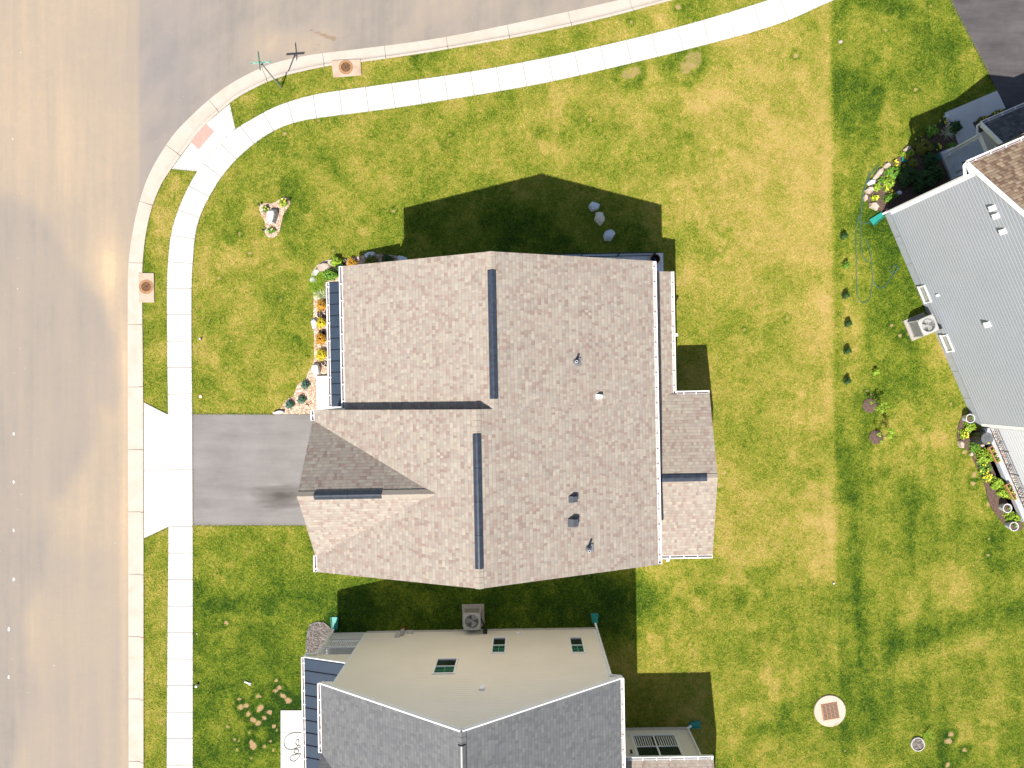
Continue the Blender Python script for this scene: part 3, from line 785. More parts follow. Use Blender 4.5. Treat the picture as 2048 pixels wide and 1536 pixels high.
cb = MB(); ridge_cap(cb, (bx, byr, bzr), (5.05, byr, bzr), .288, .288); cb.build('ridge_cap', M['cap'], roof1b, O1)
def on1(px, py, z): return rot(at(px, py, z), -T1)
for a, b, zr, X, Y in (((985, 540), (990, 798), zn, xn, None), ((955, 868), (960, 1138), zs, xs, None), ((628, 997), (763, 997), gz, None, gyr), ((1319, 957), (1414, 957), bzr, None, byr)):
    A = on1(*a, zr); B = on1(*b, zr)
    if X is not None: A.x = B.x = X
    else: A.y = B.y = Y
    ridge_vent(roof1, O1, (A.x, A.y, zr + .03), (B.x, B.y, zr + .03), {True: sl, False: (gs if zr > 6 else .288)}[X is not None])
def east_z(x): return ze + sl * (xe - x)
def roof_pipe(px, py, tall, r=.05):
    q = on1(px, py, 7.4); z = east_z(q.x)
    mb = MB(); mb.mat(1).lathe([(.14, z - .10), (.14, z + .02), (.075, z + .10), (.06, z + .12)], (q.x, q.y), 14)
    mb.box(q.x - .16, q.y - .16, z - .09, q.x + .2, q.y + .16, z - .01)
    mb.mat(0).lathe([(r, z), (r, z + tall), (r * .62, z + tall), (r * .62, z + tall - .15)], (q.x, q.y), 14)
    mb.build('vent_pipe', [M['pipe'], M['rubber']], roof1, O1)
roof_pipe(1151, 724, .42); roof_pipe(1176, 1096, .48)
def roof_box(px, py, a, b, h, mat):
    q = on1(px, py, 7.4); x0, x1 = q.x - a, q.x + a; y0, y1 = q.y - b, q.y + b
    z0, z1 = east_z(x0), east_z(x1)
    mb = MB(); mb.hexa([(x0, y0, z0 - .02), (x1, y0, z1 - .02), (x1, y1, z1 - .02), (x0, y1, z0 - .02)], [(x0 + .02, y0 + .02, z0 + .02), (x1 - a * .9, y0 + .02, z0 + h * .62), (x1 - a * .9, y1 - .02, z0 + h * .62), (x0 + .02, y1 - .02, z0 + .02)])
    mb.hexa([(x1 - a * .9 - .02, y0 + .02, z1 - .02), (x1, y0 + .02, z1 - .02), (x1, y1 - .02, z1 - .02), (x1 - a * .9 - .02, y1 - .02, z1 - .02)], [(x1 - a * .9, y0 + .03, z0 + h * .63), (x1 + .02, y0 + .03, z1 + h * .75), (x1 + .02, y1 - .03, z1 + h * .75), (x1 - a * .9, y1 - .03, z0 + h * .63)])
    mb.build('roof_vent', mat, roof1, O1)
roof_box(1144, 995, .17, .14, .24, M['boxvent']); roof_box(1144, 1041, .20, .17, .28, M['boxvent']); roof_box(1198, 793, .12, .10, .22, M['white'])
# walls (mostly under the eaves)
wb = MB()
wx0, wx1, wy0, wy1 = xw + .32, xe - .35, ym, yn - .30
def rect_wall(mb, x0, y0, x1, y1, z0, z1, nd, lap=.18):
    o = Vector((x0, y0, 0)); u = Vector((x1 - x0, y1 - y0, 0)); L = u.length; u.normalize()
    lap_wall(mb, o, u, nd, [(0, z0), (L, z0), (L, z1), (0, z1)], lap)
rect_wall(wb, wx1, ys + .3, wx1, wy1, .35, 6.3, (1, 0, 0)); rect_wall(wb, wx0, ym, wx0, wy1, .35, 6.45, (-1, 0, 0))
gw = lambda x0, x1, xr, zl, zr_, zrr: [(0, .35), (x1 - x0, .35), (x1 - x0, zrr), (xr - x0, zr_), (0, zl)]
lap_wall(wb, (wx0, wy1, 0), (1, 0, 0), (0, 1, 0), gw(wx0, wx1, xn, zw1, zn - .15, ze))
lap_wall(wb, (xsw + .3, ys + .3, 0), (1, 0, 0), (0, -1, 0), gw(xsw + .3, wx1, xs, zw2, zs - .15, ze))
rect_wall(wb, xsw + .3, ys + .3, xsw + .3, ym - .05, .35, 6.3, (-1, 0, 0))
lap_wall(wb, (gx0 + .2, gyr, 0), (0, 1, 0), (-1, 0, 0), [(-2.6, 6.3), (2.6, 6.3), (0, gz - .15)])
lap_wall(wb, (xsw + .06, ym - .03, 0), (1, 0, 0), (0, 1, 0), [(0, .35), (xw - xsw + .3, .35), (xw - xsw + .3, zw2 + .4), (0, zw2 - .1)])
lap_wall(wb, (xw + .05, ym - .03, 0), (1, 0, 0), (0, 1, 0), [(0, zw1), (xn - xw - .1, zn), (xs - xw, zs - .06), (0, zs - sl * (xs - xw) - .06)])
rect_wall(wb, bx - .3, by1 + .3, bx - .3, by0 - .3, .35, 3.4, (1, 0, 0)); rect_wall(wb, 4.95, by0 - .3, bx - .3, by0 - .3, .35, 3.4, (0, 1, 0)); rect_wall(wb, 4.95, by1 + .3, bx - .3, by1 + .3, .35, 3.4, (0, -1, 0))
lap_wall(wb, (bx - .29, byr, 0), (0, 1, 0), (1, 0, 0), [(-3.3, 3.4), (3.3, 3.4), (0, bzr - .13)])
wb.build('wall', M['beige'], h1, O1)
fb = MB(); fb.box(wx0, ym, -.3, wx1, wy1 - .02, .36); fb.box(xsw + .32, ys + .32, -.3, wx1 - .02, ym, .36); fb.box(4.9, by1 + .32, -.3, bx - .32, by0 - .32, .36)
fb.build('foundation', M['found'], h1, O1)
gd = MB(); gd.box(xsw + .22, -6.4, .02, xsw + .28, -1.6, 2.4)
for k in range(1, 4): gd.box(xsw + .205, -6.4, .6 * k, xsw + .222, -1.6, .6 * k + .02)
gd.build('garage_door', M['white'], h1, O1)
for sd in ((6.1, -5.8), (6.1, -2.6)):
    window(h1, O1, (bx - .29, byr, 0), (0, 1, 0), (1, 0, 0), sd[1] + 3.2, sd[1] + 5.0, 1.0, 2.7, top='glassg')
for a in (-.9, 2.2): window(h1, O1, (wx1 + .01, a, 0), (0, 1, 0), (1, 0, 0), 0, .9, 4.3, 5.7)
gutter(h1, (xe, ys + .02, ze - .01), (xe, yn - .02, ze - .01), (1, 0, 0), O1)
gutter(h1, (xw, ym + .04, zw1 - .01), (xw, yn, zw1 - .01), (-1, 0, 0), O1, .68)
gutter(h1, (xsw, gy0 + .02, zw2 - .01), (xsw, ym, zw2 - .01), (-1, 0, 0), O1, .5, first=.2)
gutter(h1, (xsw, ys, zw2 - .01), (xsw, gy1 - .02, zw2 - .01), (-1, 0, 0), O1, .5, first=.12)
gutter(h1, (sx, -.5, sz - .01), (sx, 4.96, sz - .01), (1, 0, 0), O1, .66)
gutter(h1, (5.42, by1, bz - .01), (bx, by1, bz - .01), (0, -1, 0), O1, .62)
gutter(h1, (sx + .16, by0, bz - .01), (bx, by0, bz - .01), (0, 1, 0), O1, .55)
def outlet(parent, off, x, y, z, ox=0, oy=0):
    mb = MB(); mb.box(x - .04 + ox, y - .04 + oy, .1, x + .04 + ox, y + .04 + oy, z - .1); mb.box(x - .06 + ox, y - .06 + oy, z - .12, x + .06 + ox, y + .06 + oy, z - .03)
    return mb.build('downspout', M['white'], parent, off)
outlet(h1, O1, sx + .21, 2.12, sz); outlet(h1, O1, 6.25, by1 - .21, bz)
# standing seam porch roof on the street side
px0, px1, py0, py1, pz0 = -8.78, xw + .30, ym + .05, 4.82, 3.22
pz1 = pz0 + .30 * (px1 - px0)
pb = MB(); pb.slab([(px0, py0, pz0), (px0, py1, pz0), (px1, py1, pz1), (px1, py0, pz1)], .10)
pr = pb.build('porch_roof', [M['metal'], M['white']], h1, O1)
sm = MB(); n = 11
for k in range(n + 1):
    yy = py1 - .02 - k * (py1 - py0 - .04) / n * 1.0 if k else py1 - .012
    if k: yy = py1 - (k) * .512
    if yy < py0: break
    sm.beam((px0 + .01, yy, pz0 + .018), (px1, yy, pz1 + .018), .03, .036)
sm.build('seam', M['seam'], pr, O1)
gutter(h1, (px0, py0, pz0 - .01), (px0, py1, pz0 - .01), (-1, 0, 0), O1, .82, first=.5)
for yy in (4.25, 1.9):
    cm = MB(); cm.box(px0 + .12, yy - .10, .2, px0 + .32, yy + .10, pz0 - .05); cm.build('porch_column', M['white'], h1, O1)
sb = MB(); a = on1(632, 752, .2); b = on1(700, 821, .2); sb.box(a.x, b.y + .02, -.2, b.x, (a.y + b.y) / 2 - .004, .2); sb.box(a.x, (a.y + b.y) / 2 + .004, -.2, b.x, a.y, .2)
sb.box(b.x - .1, a.y + .01, -.2, b.x + 1.2, 4.4, .18)
sb.build('porch_floor', M['walk'], h1, O1)

# basement stairwell on the north side
sw = MB()
sw.box(1.0, 5.86, -1.6, 6.62, 6.44, .14); sw.box(.98, 4.7, -1.6, 1.24, 5.86, .139); sw.box(6.36, 4.7, -1.6, 7.0, 6.44, .135)
for k in range(8): sw.box(6.36 - .30 * (k + 1), 4.7, -1.6, 6.36 - .30 * k, 5.855, .13 - .19 * (k + 1))
sw.box(1.24, 4.7, -1.7, 3.96, 5.86, -1.52)
sw.build('stairwell', M['found2'], h1, O1)
ra = MB()
for z in (.22, 1.06): ra.beam((1.1, 6.31, z), (6.45, 6.31, z), .035, .04)
for k in range(58): x = 1.15 + k * .0925; ra.beam((x, 6.31, .22), (x, 6.31, 1.06), .014, .014)
for x in (1.1, 2.9, 4.7, 6.45): ra.beam((x, 6.31, .10), (x, 6.31, 1.14), .06, .06)
rl = ra.build('railing', M['black'], h1, O1)
hr = MB(); hr.tube([(6.4, 5.80, 1.0), (6.1, 5.79, .90), (3.6, 5.79, -.68), (3.3, 5.79, -.70)], .024, 8)
for t in (.2, .5, .8): hr.tube([(6.1 - 2.5 * t, 5.79, .9 - 1.58 * t), (6.1 - 2.5 * t, 5.87, .86 - 1.58 * t)], .012, 5)
hr.build('handrail', M['black'], h1, O1)

# ================================================================== beige house below
T2 = R(.95); O2 = (-2.2, -17.5)
h2 = empty('house', rot((O2[0], O2[1], 0), T2), T2, 'beige sided house with grey shingle roof and white rake trim below the brown roof', 'house')
def on2(px, py, z): return rot(at(px, py, z), -T2)
c = on2(1190, 1254, 0); Y2 = c.y; X2e = c.x; X2w = -7.92 - .19; XR = None
def wall2(px, py):
    q = rot(((px - NX) * S, (NY - py) * S, 0), -T2); k = Y2 / q.y; return q.x * k, H * (1 - k)   # (x, z) on the gable wall
ax, az = wall2(920, 1468)
slope2 = .66
e2 = X2e + .40; w2 = X2w - .42; zr2 = az + .08; xr2 = (e2 + w2) / 2
ze2 = zr2 - slope2 * (e2 - xr2)
L2 = 12.5
rb = MB(); ov = .12
rb.slab([(e2, Y2 + ov, ze2), (xr2, Y2 + ov, zr2), (xr2, Y2 - L2, zr2), (e2, Y2 - L2, ze2)])
rb.slab([(w2, Y2 + ov, ze2), (w2, Y2 - L2, ze2), (xr2, Y2 - L2, zr2), (xr2, Y2 + ov, zr2)])
g0 = Y2 - 2.72; gr = g0 - 2.7; gz2 = ze2 + .75 * 2.7; gi = w2 + (gz2 - ze2) / slope2
rb.slab([(w2 - .06, g0, ze2), (w2, g0, ze2), (gi, gr, gz2), (w2 - .06, gr, gz2)], .12); rb.slab([(w2 - .06, gr - 2.7, ze2), (w2 - .06, gr, gz2), (gi, gr, gz2), (w2, gr - 2.7, ze2)], .12)
roof2 = rb.build('roof', [M['roof2'], M['white']], h2, O2)
cb = MB(); ridge_cap(cb, (w2 - .06, gr, gz2), (gi, gr, gz2), .75, .75); cb.build('ridge_cap', M['roof2cap'], roof2, O2)
cb = MB(); ridge_cap(cb, (xr2, Y2 + ov, zr2), (xr2, Y2 - L2, zr2), slope2, slope2)
cb.build('ridge_cap', M['roof2cap'], roof2, O2)
ridge_vent(roof2, O2, (xr2, Y2 - .35, zr2 + .03), (xr2, Y2 - 9, zr2 + .03), slope2, .14).data.materials[0] = m_plain('grey_ridge_vent', (.13, .128, .125), .4, .4)
tr = MB()
for xa in (e2, w2): tr.beam((xa, Y2 + ov + .02, ze2 - .085), (xr2, Y2 + ov + .02, zr2 - .085), .045, .19, (0, 1, 0)) if False else tr.beam((xa, Y2 + ov + .025, ze2 - .06), (xr2, Y2 + ov + .025, zr2 - .06), .05, .20)
for xa, sg in ((e2, 1), (w2, -1)): tr.box(xa - sg * .42, Y2 + .03, ze2 - .22, xa, Y2 + ov - .01, ze2 - .02)
tr.build('rake_board', M['white'], roof2, O2)
wb = MB()
z0 = .34
zc = zr2 - slope2 * (X2e - xr2) - .10
lap_wall(wb, (X2w, Y2, 0), (1, 0, 0), (0, 1, 0), [(0, z0), (X2e - X2w, z0), (X2e - X2w, zc), (xr2 - X2w, zr2 - .14), (0, zc)], .18, .011)
rect_wall(wb, X2e, Y2 - L2, X2e, Y2, z0, ze2, (1, 0, 0)); rect_wall(wb, X2w, Y2 - L2, X2w, Y2, z0, ze2, (-1, 0, 0))
sxe = on2(1375, 1453, 0); sy = sxe.y
lap_wall(wb, (X2e, sy, 0), (1, 0, 0), (0, 1, 0), [(0, z0), (sxe.x - X2e, z0), (sxe.x - X2e, 3.45), (0, 3.45)], .18, .012)
rect_wall(wb, sxe.x, sy - 7, sxe.x, sy, z0, 3.45, (1, 0, 0))
lap_wall(wb, (gi, gr, 0), (0, 1, 0), (-1, 0, 0), [(-1, 1), (0, 1), (0, 1.1)])
wb.build('wall', M['beige'], h2, O2)
fb = MB(); fb.box(X2w + .01, Y2 - L2, -.3, X2e - .01, Y2 - .012, .345); fb.box(X2e - .02, sy - 7, -.3, sxe.x - .012, sy - .012, .345); fb.build('foundation', M['found'], h2, O2)
for q_ in ((X2e - .10, Y2 - .1, z0 + .02, X2e + .022, Y2 + .022, ze2 - .25), (X2w - .022, Y2 - .1, z0 + .02, X2w + .10, Y2 + .022, ze2 - .05), (sxe.x - .09, sy - .1, z0 + .02, sxe.x + .022, sy + .022, 3.4)):
    cbd = MB(); cbd.box(*q_); cbd.build('corner_board', M['white'], h2, O2)
def win2(a, b, **k):
    x0, zz0 = wall2(*a); x1, zz1 = wall2(*b); window(h2, O2, (0, Y2 + .012, 0), (1, 0, 0), (0, 1, 0), x0, x1, zz0, zz1, **k)
x0, zb = wall2(985, 1277); x1, _ = wall2(1014, 1277); _, zt = wall2(985, 1308)
window(h2, O2, (0, Y2 + .012, 0), (1, 0, 0), (0, 1, 0), x0, x1, zb, zt)
x0, zb = wall2(1137, 1277); x1, _ = wall2(1165, 1277); _, zt = wall2(1137, 1308)
window(h2, O2, (0, Y2 + .012, 0), (1, 0, 0), (0, 1, 0), x0, x1, zb, zt)
x0, zb = wall2(873, 1320); x1, _ = wall2(916.5, 1320); _, zt = wall2(873, 1349.5)
window(h2, O2, (0, Y2 + .012, 0), (1, 0, 0), (0, 1, 0), x0, x1, zb, zt)
# big sunroom window with blinds
def wallS(px, py):
    q = rot(((px - NX) * S, (NY - py) * S, 0), -T2); k = sy / q.y; return q.x * k, H * (1 - k)
x0, zb = wallS(1260, 1472); x1, _ = wallS(1352, 1472); _, zt = wallS(1270, 1520)
window(h2, O2, (0, sy + .013, 0), (1, 0, 0), (0, 1, 0), x0, x1, zb, min(zt, 3.3), top='glass', bot='glass', tw=.13, double=True, blind=True)
vb = MB(); x, z = wallS(1263, 1512); vb.box(x - .08, sy, z - .08, x + .08, sy + .14, z + .08); vb.mat(1).box(x - .05, sy + .14, z - .2, x + .05, sy + .19, z + .05); vb.build('wall_lamp', [M['white'], M['black']], h2, O2)
# small fittings on the gable wall
def fit(name, px, py, a, b, d, mat, lab=None):
    x, z = wall2(px, py); mb = MB(); mb.hexa([(x - a, Y2, z - b), (x + a, Y2, z - b), (x + a, Y2 + d, z - b * 1.0), (x - a, Y2 + d, z - b)], [(x - a, Y2, z + b), (x + a, Y2, z + b), (x + a * .8, Y2 + d * .6, z + b), (x - a * .8, Y2 + d * .6, z + b)])
    return mb.build(name, mat, h2, O2)
fit('dryer_vent', 964, 1379, .12, .13, .14, M['white']); fit('dryer_vent', 1036, 1268, .10, .07, .10, M['white'])
fit('meter_box', 796, 1272, .14, .25, .16, M['pipe']); fit('meter_box', 804, 1270, .09, .22, .22, M['acbody']); fit('meter_box', 820, 1267, .15, .10, .14, M['pipe'])
cnd = MB(); x, z = wall2(806, 1262); cnd.tube([(x, Y2 + .08, z - .25), (x, Y2 + .08, z + .4)], .03, 6); cnd.mat(1).box(x - .06, Y2 + .02, z - .22, x + .06, Y2 + .16, z - .08); cnd.build('conduit', [M['pipe'], m_plain('red_tag', (.45, .03, .02))], h2, O2)
gutter(h2, (e2, Y2 - L2, ze2 - .01), (e2, Y2 + ov, ze2 - .01), (1, 0, 0), O2, .62)
gutter(h2, (w2, Y2 - 2.7, ze2 - .01), (w2, Y2 + ov, ze2 - .01), (-1, 0, 0), O2, .62)
# metal porch roof and the railed porch under it
px0 = on2(603, 1312, 3.25).x; px1 = X2w; pz0 = 3.25; pz1 = pz0 + .34 * (px1 - px0); py1 = Y2 - .02; py0 = Y2 - 8
pb = MB(); pb.slab([(px0 + .12, py0, pz0), (px0 + .12, py1, pz0), (px1, py1, pz1), (px1, py0, pz1)], .10)
pr = pb.build('porch_roof', [M['metal'], M['white']], h2, O2)
sm = MB()
for k in range(16): sm.beam((px0 + .13, py1 - .012 - k * .56, pz0 + .018), (px1, py1 - .012 - k * .56, pz1 + .018), .034, .036)
sm.build('seam', M['seam'], pr, O2)
tb = MB(); tb.beam((px0 + .12, py1 + .03, pz0 - .08), (px1, py1 + .03, pz1 - .08), .05, .17); tb.build('rake_board', M['white'], pr, O2)
eb = MB(); eb.hexa([(px0 + .3, py1 - .12, 2.75), (px1, py1 - .12, 2.75), (px1, py1 - .06, 2.75), (px0 + .3, py1 - .06, 2.75)], [(px0 + .3, py1 - .12, pz0 - .08), (px1, py1 - .12, pz1 - .12), (px1, py1 - .06, pz1 - .12), (px0 + .3, py1 - .06, pz0 - .08)])
eb.build('porch_gable', M['beige'], h2, O2)
gutter(h2, (px0 + .12, py0, pz0 - .01), (px0 + .12, py1 + .02, pz0 - .01), (-1, 0, 0), O2, .62)
fl = MB(); fl.box(px0 + .42, py0, -.2, px1 - .01, py1 - .05, .85); fl.build('porch_floor', M['slab'], h2, O2)
pc = MB(); pc.box(px0 + .45, py1 - .22, .85, px0 + .62, py1 - .06, 2.76); pc.build('porch_column', M['white'], h2, O2)
rl = MB(); ya = py1 - .11
for z in (.98, 1.75): rl.beam((px0 + .6, ya, z), (px1 - .02, ya, z), .07, .07)
for k in range(13): x = px0 + .70 + k * (px1 - px0 - .74) / 13; rl.beam((x, ya, .98), (x, ya, 1.75), .035, .035)
xa = px0 + .53
for z in (.98, 1.75): rl.beam((xa, py1 - .2, z), (xa, py1 - 2.4, z), .07, .07)
for k in range(16): rl.beam((xa, py1 - .3 - k * .13, .98), (xa, py1 - .3 - k * .13, 1.75), .035, .035)
rl.build('railing', M['white'], h2, O2)
def downspout(parent, off, pts, ext, w=.085):
    mb = MB()
    for a, b in zip(pts, pts[1:]): mb.beam(a, b, w, w * .75, (.3, .9, .1))
    d = mb.build('downspout', M['white'], parent, off)
    if ext:
        a, b = Vector(ext[0]), Vector(ext[1]); q = MB(); dr = (b - a).normalized(); sd = dr.cross(Vector((0, 0, 1)))
        w0, w1 = .11, .17
        for s_ in (-1, 1): q.hexa([a + sd * s_ * w0, a + sd * s_ * (w0 + .02), b + sd * s_ * (w1 + .02), b + sd * s_ * w1], [p + Vector((0, 0, .10)) for p in (a + sd * s_ * w0, a + sd * s_ * (w0 + .02), b + sd * s_ * (w1 + .02), b + sd * s_ * w1)])
        q.hexa([a - sd * w0, a + sd * w0, b + sd * w1, b - sd * w1], [p + Vector((0, 0, .03)) for p in (a - sd * w0, a + sd * w0, b + sd * w1, b - sd * w1)])
        q.build('splash_block', M['teal'], d, off)
    return d
downspout(h2, O2, [(e2 + .06, Y2 + .06, ze2 - .10), (e2 + .06, Y2 + .12, ze2 - .24), (X2e + .05, Y2 + .09, ze2 - .42), (X2e + .05, Y2 + .07, .35), (X2e, Y2 + .26, .18)], ((X2e, Y2 + .22, .03), (X2e - .02, Y2 + .70, .03)))
downspout(h2, O2, [(px0 + .08, py1 + .03, pz0 - .1), (px0 + .12, py1 + .08, pz0 - .22), (px0 + .53, py1 + .03, pz0 - .38), (px0 + .53, py1 + .03, .35), (px0 + .6, py1 + .2, .2)], ((px0 + .6, py1 + .15, .03), (px0 + .62, py1 + .75, .03)))
# low sunroom roof of this house
lb = MB(); sez = 3.57; by = sy + .32; bxe = sxe.x + .32
lb.slab([(bxe, by, sez), (X2e, by, sez), (X2e, by - 3.6, sez + 1.04), (bxe, by - 3.6, sez + 1.04)], .12)
lb.slab([(bxe, by - 3.6, sez + 1.04), (X2e, by - 3.6, sez + 1.04), (X2e, by - 7.2, sez), (bxe, by - 7.2, sez)], .12)
lb.build('lower_roof', [M['roof'], M['white']], h2, O2)
gutter(h2, (e2 - .25, by, sez - .01), (bxe, by, sez - .01), (0, 1, 0), O2, .62)
downspout(h2, O2, [(bxe - .2, by + .06, sez - .1), (sxe.x - .06, sy + .07, sez - .35), (sxe.x - .06, sy + .07, .3), (sxe.x + .15, sy + .1, .15)], ((sxe.x + .08, sy + .1, .03), (sxe.x + .62, sy + .14, .03)))

# ================================================================== grey house on the right
T3 = R(23.15)
def on3(px, py, z): return rot(at(px, py, z), -T3)
nc = on3(1769, 429, 0); X3 = nc.x; N3 = nc.y; S3 = N3 - 11.45; O3 = (X3 + 4, (N3 + S3) / 2)
h3 = empty('house', rot((O3[0], O3[1], 0), T3), T3, 'grey clapboard house set at an angle with tan shingle roof at the right edge', 'house')
def wall3(px, py):
    q = rot(((px - NX) * S, (NY - py) * S, 0), -T3); k = X3 / q.x; return q.y * k, H * (1 - k)
ze3, m3 = 6.88, .63; yr3 = (N3 + S3) / 2; en, es = N3 + .40, S3 - .40; zr3 = ze3 + m3 * (en - yr3); L3 = 13.0; ov = .12
rb = MB()
rb.slab([(X3 - ov, en, ze3), (X3 + L3, en, ze3), (X3 + L3, yr3, zr3), (X3 - ov, yr3, zr3)]); rb.slab([(X3 - ov, es, ze3), (X3 - ov, yr3, zr3), (X3 + L3, yr3, zr3), (X3 + L3, es, ze3)])
# front wing beyond the frame whose gable shades the drive
wa = Vector((X3 + 1.72, 0, 0)); wx = wa.x + 2.14; wy = N3 + .65; wz0 = 6.13; wz = wz0 + .75 * 2.14
rb.slab([(wa.x, wy, wz0), (wa.x, en - .05, wz0), (wx, en - 2, wz), (wx, wy, wz)], .10); rb.slab([(wx, wy, wz), (wx, en - 2, wz), (wx + 3, en - 2, wz - 2.25), (wx + 3, wy, wz - 2.25)], .12)
roof3 = rb.build('roof', [M['roof3'], M['white']], h3, O3)
cb = MB(); ridge_cap(cb, (X3 - ov, yr3, zr3), (X3 + L3, yr3, zr3), m3, m3); cb.build('ridge_cap', M['cap'], roof3, O3)
tr = MB()
for ya in (en, es): tr.beam((X3 - ov - .025, ya, ze3 - .06), (X3 - ov - .025, yr3, zr3 - .06), .05, .20)
for ya, sg in ((en, 1), (es, -1)): tr.box(X3 - ov + .01, ya - sg * .42, ze3 - .24, X3 - .03, ya, ze3 - .02)
tr.build('rake_board', M['white'], roof3, O3)
wb = MB(); z0 = .55; zc = zr3 - m3 * (N3 - yr3) - .10
lap_wall(wb, (X3, S3, 0), (0, 1, 0), (-1, 0, 0), [(0, z0), (N3 - S3, z0), (N3 - S3, zc), (yr3 - S3, zr3 - .14), (0, zc)], .185, .018)
rect_wall(wb, X3, N3, X3 + L3, N3, z0, ze3, (0, 1, 0)); rect_wall(wb, X3, S3, X3 + L3, S3, z0, ze3, (0, -1, 0))
wb.build('wall', M['greysid'], h3, O3)
wg = MB(); wg.hexa([(wa.x + .5, N3 + .02, 4.2), (wx + 1.8, N3 + .02, 4.2), (wx + 1.8, wy - .12, 4.2), (wa.x + .5, wy - .12, 4.2)], [(wa.x + .5, N3 + .02, 6.2), (wx + 1.8, N3 + .02, 6.2), (wx + 1.8, wy - .12, 6.2), (wa.x + .5, wy - .12, 6.2)])
wg.build('front_wing', M['greysid'], h3, O3)
fb = MB(); fb.box(X3 + .012, S3 + .01, -.3, X3 + L3, N3 - .01, .555)
for k in range(1, 8): fb.mat(1).box(X3 + .004, S3 + k * 1.45, .0, X3 + .0125, S3 + k * 1.45 + .012, .55)
fb.build('foundation', [M['found3'], M['joint']], h3, O3)
for q_ in ((X3 - .022, N3 - .16, z0 + .01, X3 + .1, N3 + .022, ze3 - .1), (X3 - .022, S3 - .022, z0 + .01, X3 + .1, S3 + .12, ze3 - .1)):
    cbd = MB(); cbd.box(*q_); cbd.build('corner_board', M['white'], h3, O3)
gutter(h3, (X3 - ov, en, ze3 - .01), (X3 + 5, en, ze3 - .01), (0, 1, 0), O3, .66); gutter(h3, (X3 - ov, es, ze3 - .01), (X3 + 5, es, ze3 - .01), (0, -1, 0), O3, .66)
e = N3 + .06
downspout(h3, O3, [(X3 - .06, en + .06, ze3 - .08), (X3 - .16, en + .02, ze3 - .22), (X3 - .10, N3 + .02, ze3 - .50), (X3 - .06, N3 + .05, .4), (X3 - .18, N3 + .05, .2)], ((X3 - .12, N3 + .04, .03), (X3 - .78, N3 - .12, .03)), .10)
downspout(h3, O3, [(X3 - .06, es - .06, ze3 - .08), (X3 - .10, es, ze3 - .25), (X3 + .05, S3 - .06, ze3 - .55), (X3 + .05, S3 - .06, 1.1)], None, .14)
def fit3(name, px, py, a, b, d, mat):
    y, z = wall3(px, py); mb = MB(); mb.hexa([(X3, y - a, z - b), (X3, y + a, z - b), (X3 - d, y + a, z - b), (X3 - d, y - a, z - b)], [(X3, y - a, z + b), (X3, y + a, z + b), (X3 - d * .7, y + a * .85, z + b), (X3 - d * .7, y - a * .85, z + b)])
    return mb.build(name, mat, h3, O3)
for a, b in ((1988, 415), (1995, 431), (2009, 462)): fit3('wall_vent', a, b, .11, .11, .14, M['white'])
fit3('wall_vent', 1877, 590, .06, .07, .08, M['white']); fit3('wall_vent', 1978, 648, .13, .11, .16, M['white'])
for (a, b) in ((1851, 588), (1896, 686)):
    y, z = wall3(a, b); window(h3, O3, (X3 - .02, y, 0), (0, 1, 0), (-1, 0, 0), -.45, .45, max(.25, z - .28), z + .26, split=False, top='shade', bot='shade', tw=.065)
# front porch of this house
pw = on3(1966, 247, 3.3); pe = X3 + 9; pzz = 3.3; pm_ = .5; pN = pw.y; pW = pw.x
lb = MB(); lb.slab([(pW, pN, pzz), (pW, N3 + .01, pzz + pm_ * (pN - N3)), (pe, N3 + .01, pzz + pm_ * (pN - N3)), (pe, pN, pzz)], .12); lb.build('porch_roof', [M['roof4'], M['white']], h3, O3)
tb = MB(); tb.beam((pW - .03, pN, pzz - .08), (pW - .03, N3 + .05, pzz + pm_ * (pN - N3) - .08), .06, .20); tb.box(pW + .06, N3 + .3, 2.62, pW + .26, pN - .3, 2.86); tb.box(pW + .27, pN - .5, 2.62, pe, pN - .30, 2.86); tb.build('porch_beam', M['white'], h3, O3)
gp = MB(); gp.hexa([(pW + .10, N3 + .02, 2.87), (pW + .16, N3 + .02, 2.87), (pW + .16, pN - .3, 2.87), (pW + .10, pN - .3, 2.87)], [(pW + .10, N3 + .02, pzz + pm_ * (pN - N3) - .15), (pW + .16, N3 + .02, pzz + pm_ * (pN - N3) - .15), (pW + .16, pN - .3, pzz + .0), (pW + .10, pN - .3, pzz + .0)]); gp.build('porch_gable', M['greysid'], h3, O3)
gutter(h3, (pW, pN, pzz - .01), (pe, pN, pzz - .01), (0, 1, 0), O3, .66)
pc = MB(); pc.box(pW + .06, pN - .50, .2, pW + .26, pN - .30, 2.62); pc.box(pW + .0, pN - .56, .2, pW + .32, pN - .24, .55); pc.build('porch_column', M['white'], h3, O3)
pc = MB(); pc.box(pW + .06, N3 + .3, .2, pW + .2, N3 + .44, 2.62); pc.build('porch_column', M['white'], h3, O3)
fl = MB(); fl.box(pW - .1, N3 + .01, -.2, pe, pN - .2, .2); fl.build('porch_floor', M['slab'], h3, O3)
downspout(h3, O3, [(pW - .03, pN + .06, pzz - .08), (pW - .10, pN + .02, pzz - .25), (pW - .03, pN - .36, pzz - .55), (pW - .03, pN - .36, .3)], ((pW - .05, pN - .36, .03), (pW - 1.0, pN - .50, .03)))
# recessed sunroom south of it, pale wall
pw_ = MB(); xq = on3(1999, 888, 0).x + .02
rect_wall(pw_, xq, S3 - 8, xq, S3, .05, 3.3, (-1, 0, 0)); pw_.build('sunroom_wall', M['palewall'], h3, O3)
lb = MB(); lb.slab([(xq - .25, S3, 3.35), (xq - .25, S3 - 8, 3.35), (xq + 4, S3 - 8, 4.4), (xq + 4, S3, 4.4)], .12); lb.build('lower_roof', [M['roof3'], M['white']], h3, O3)

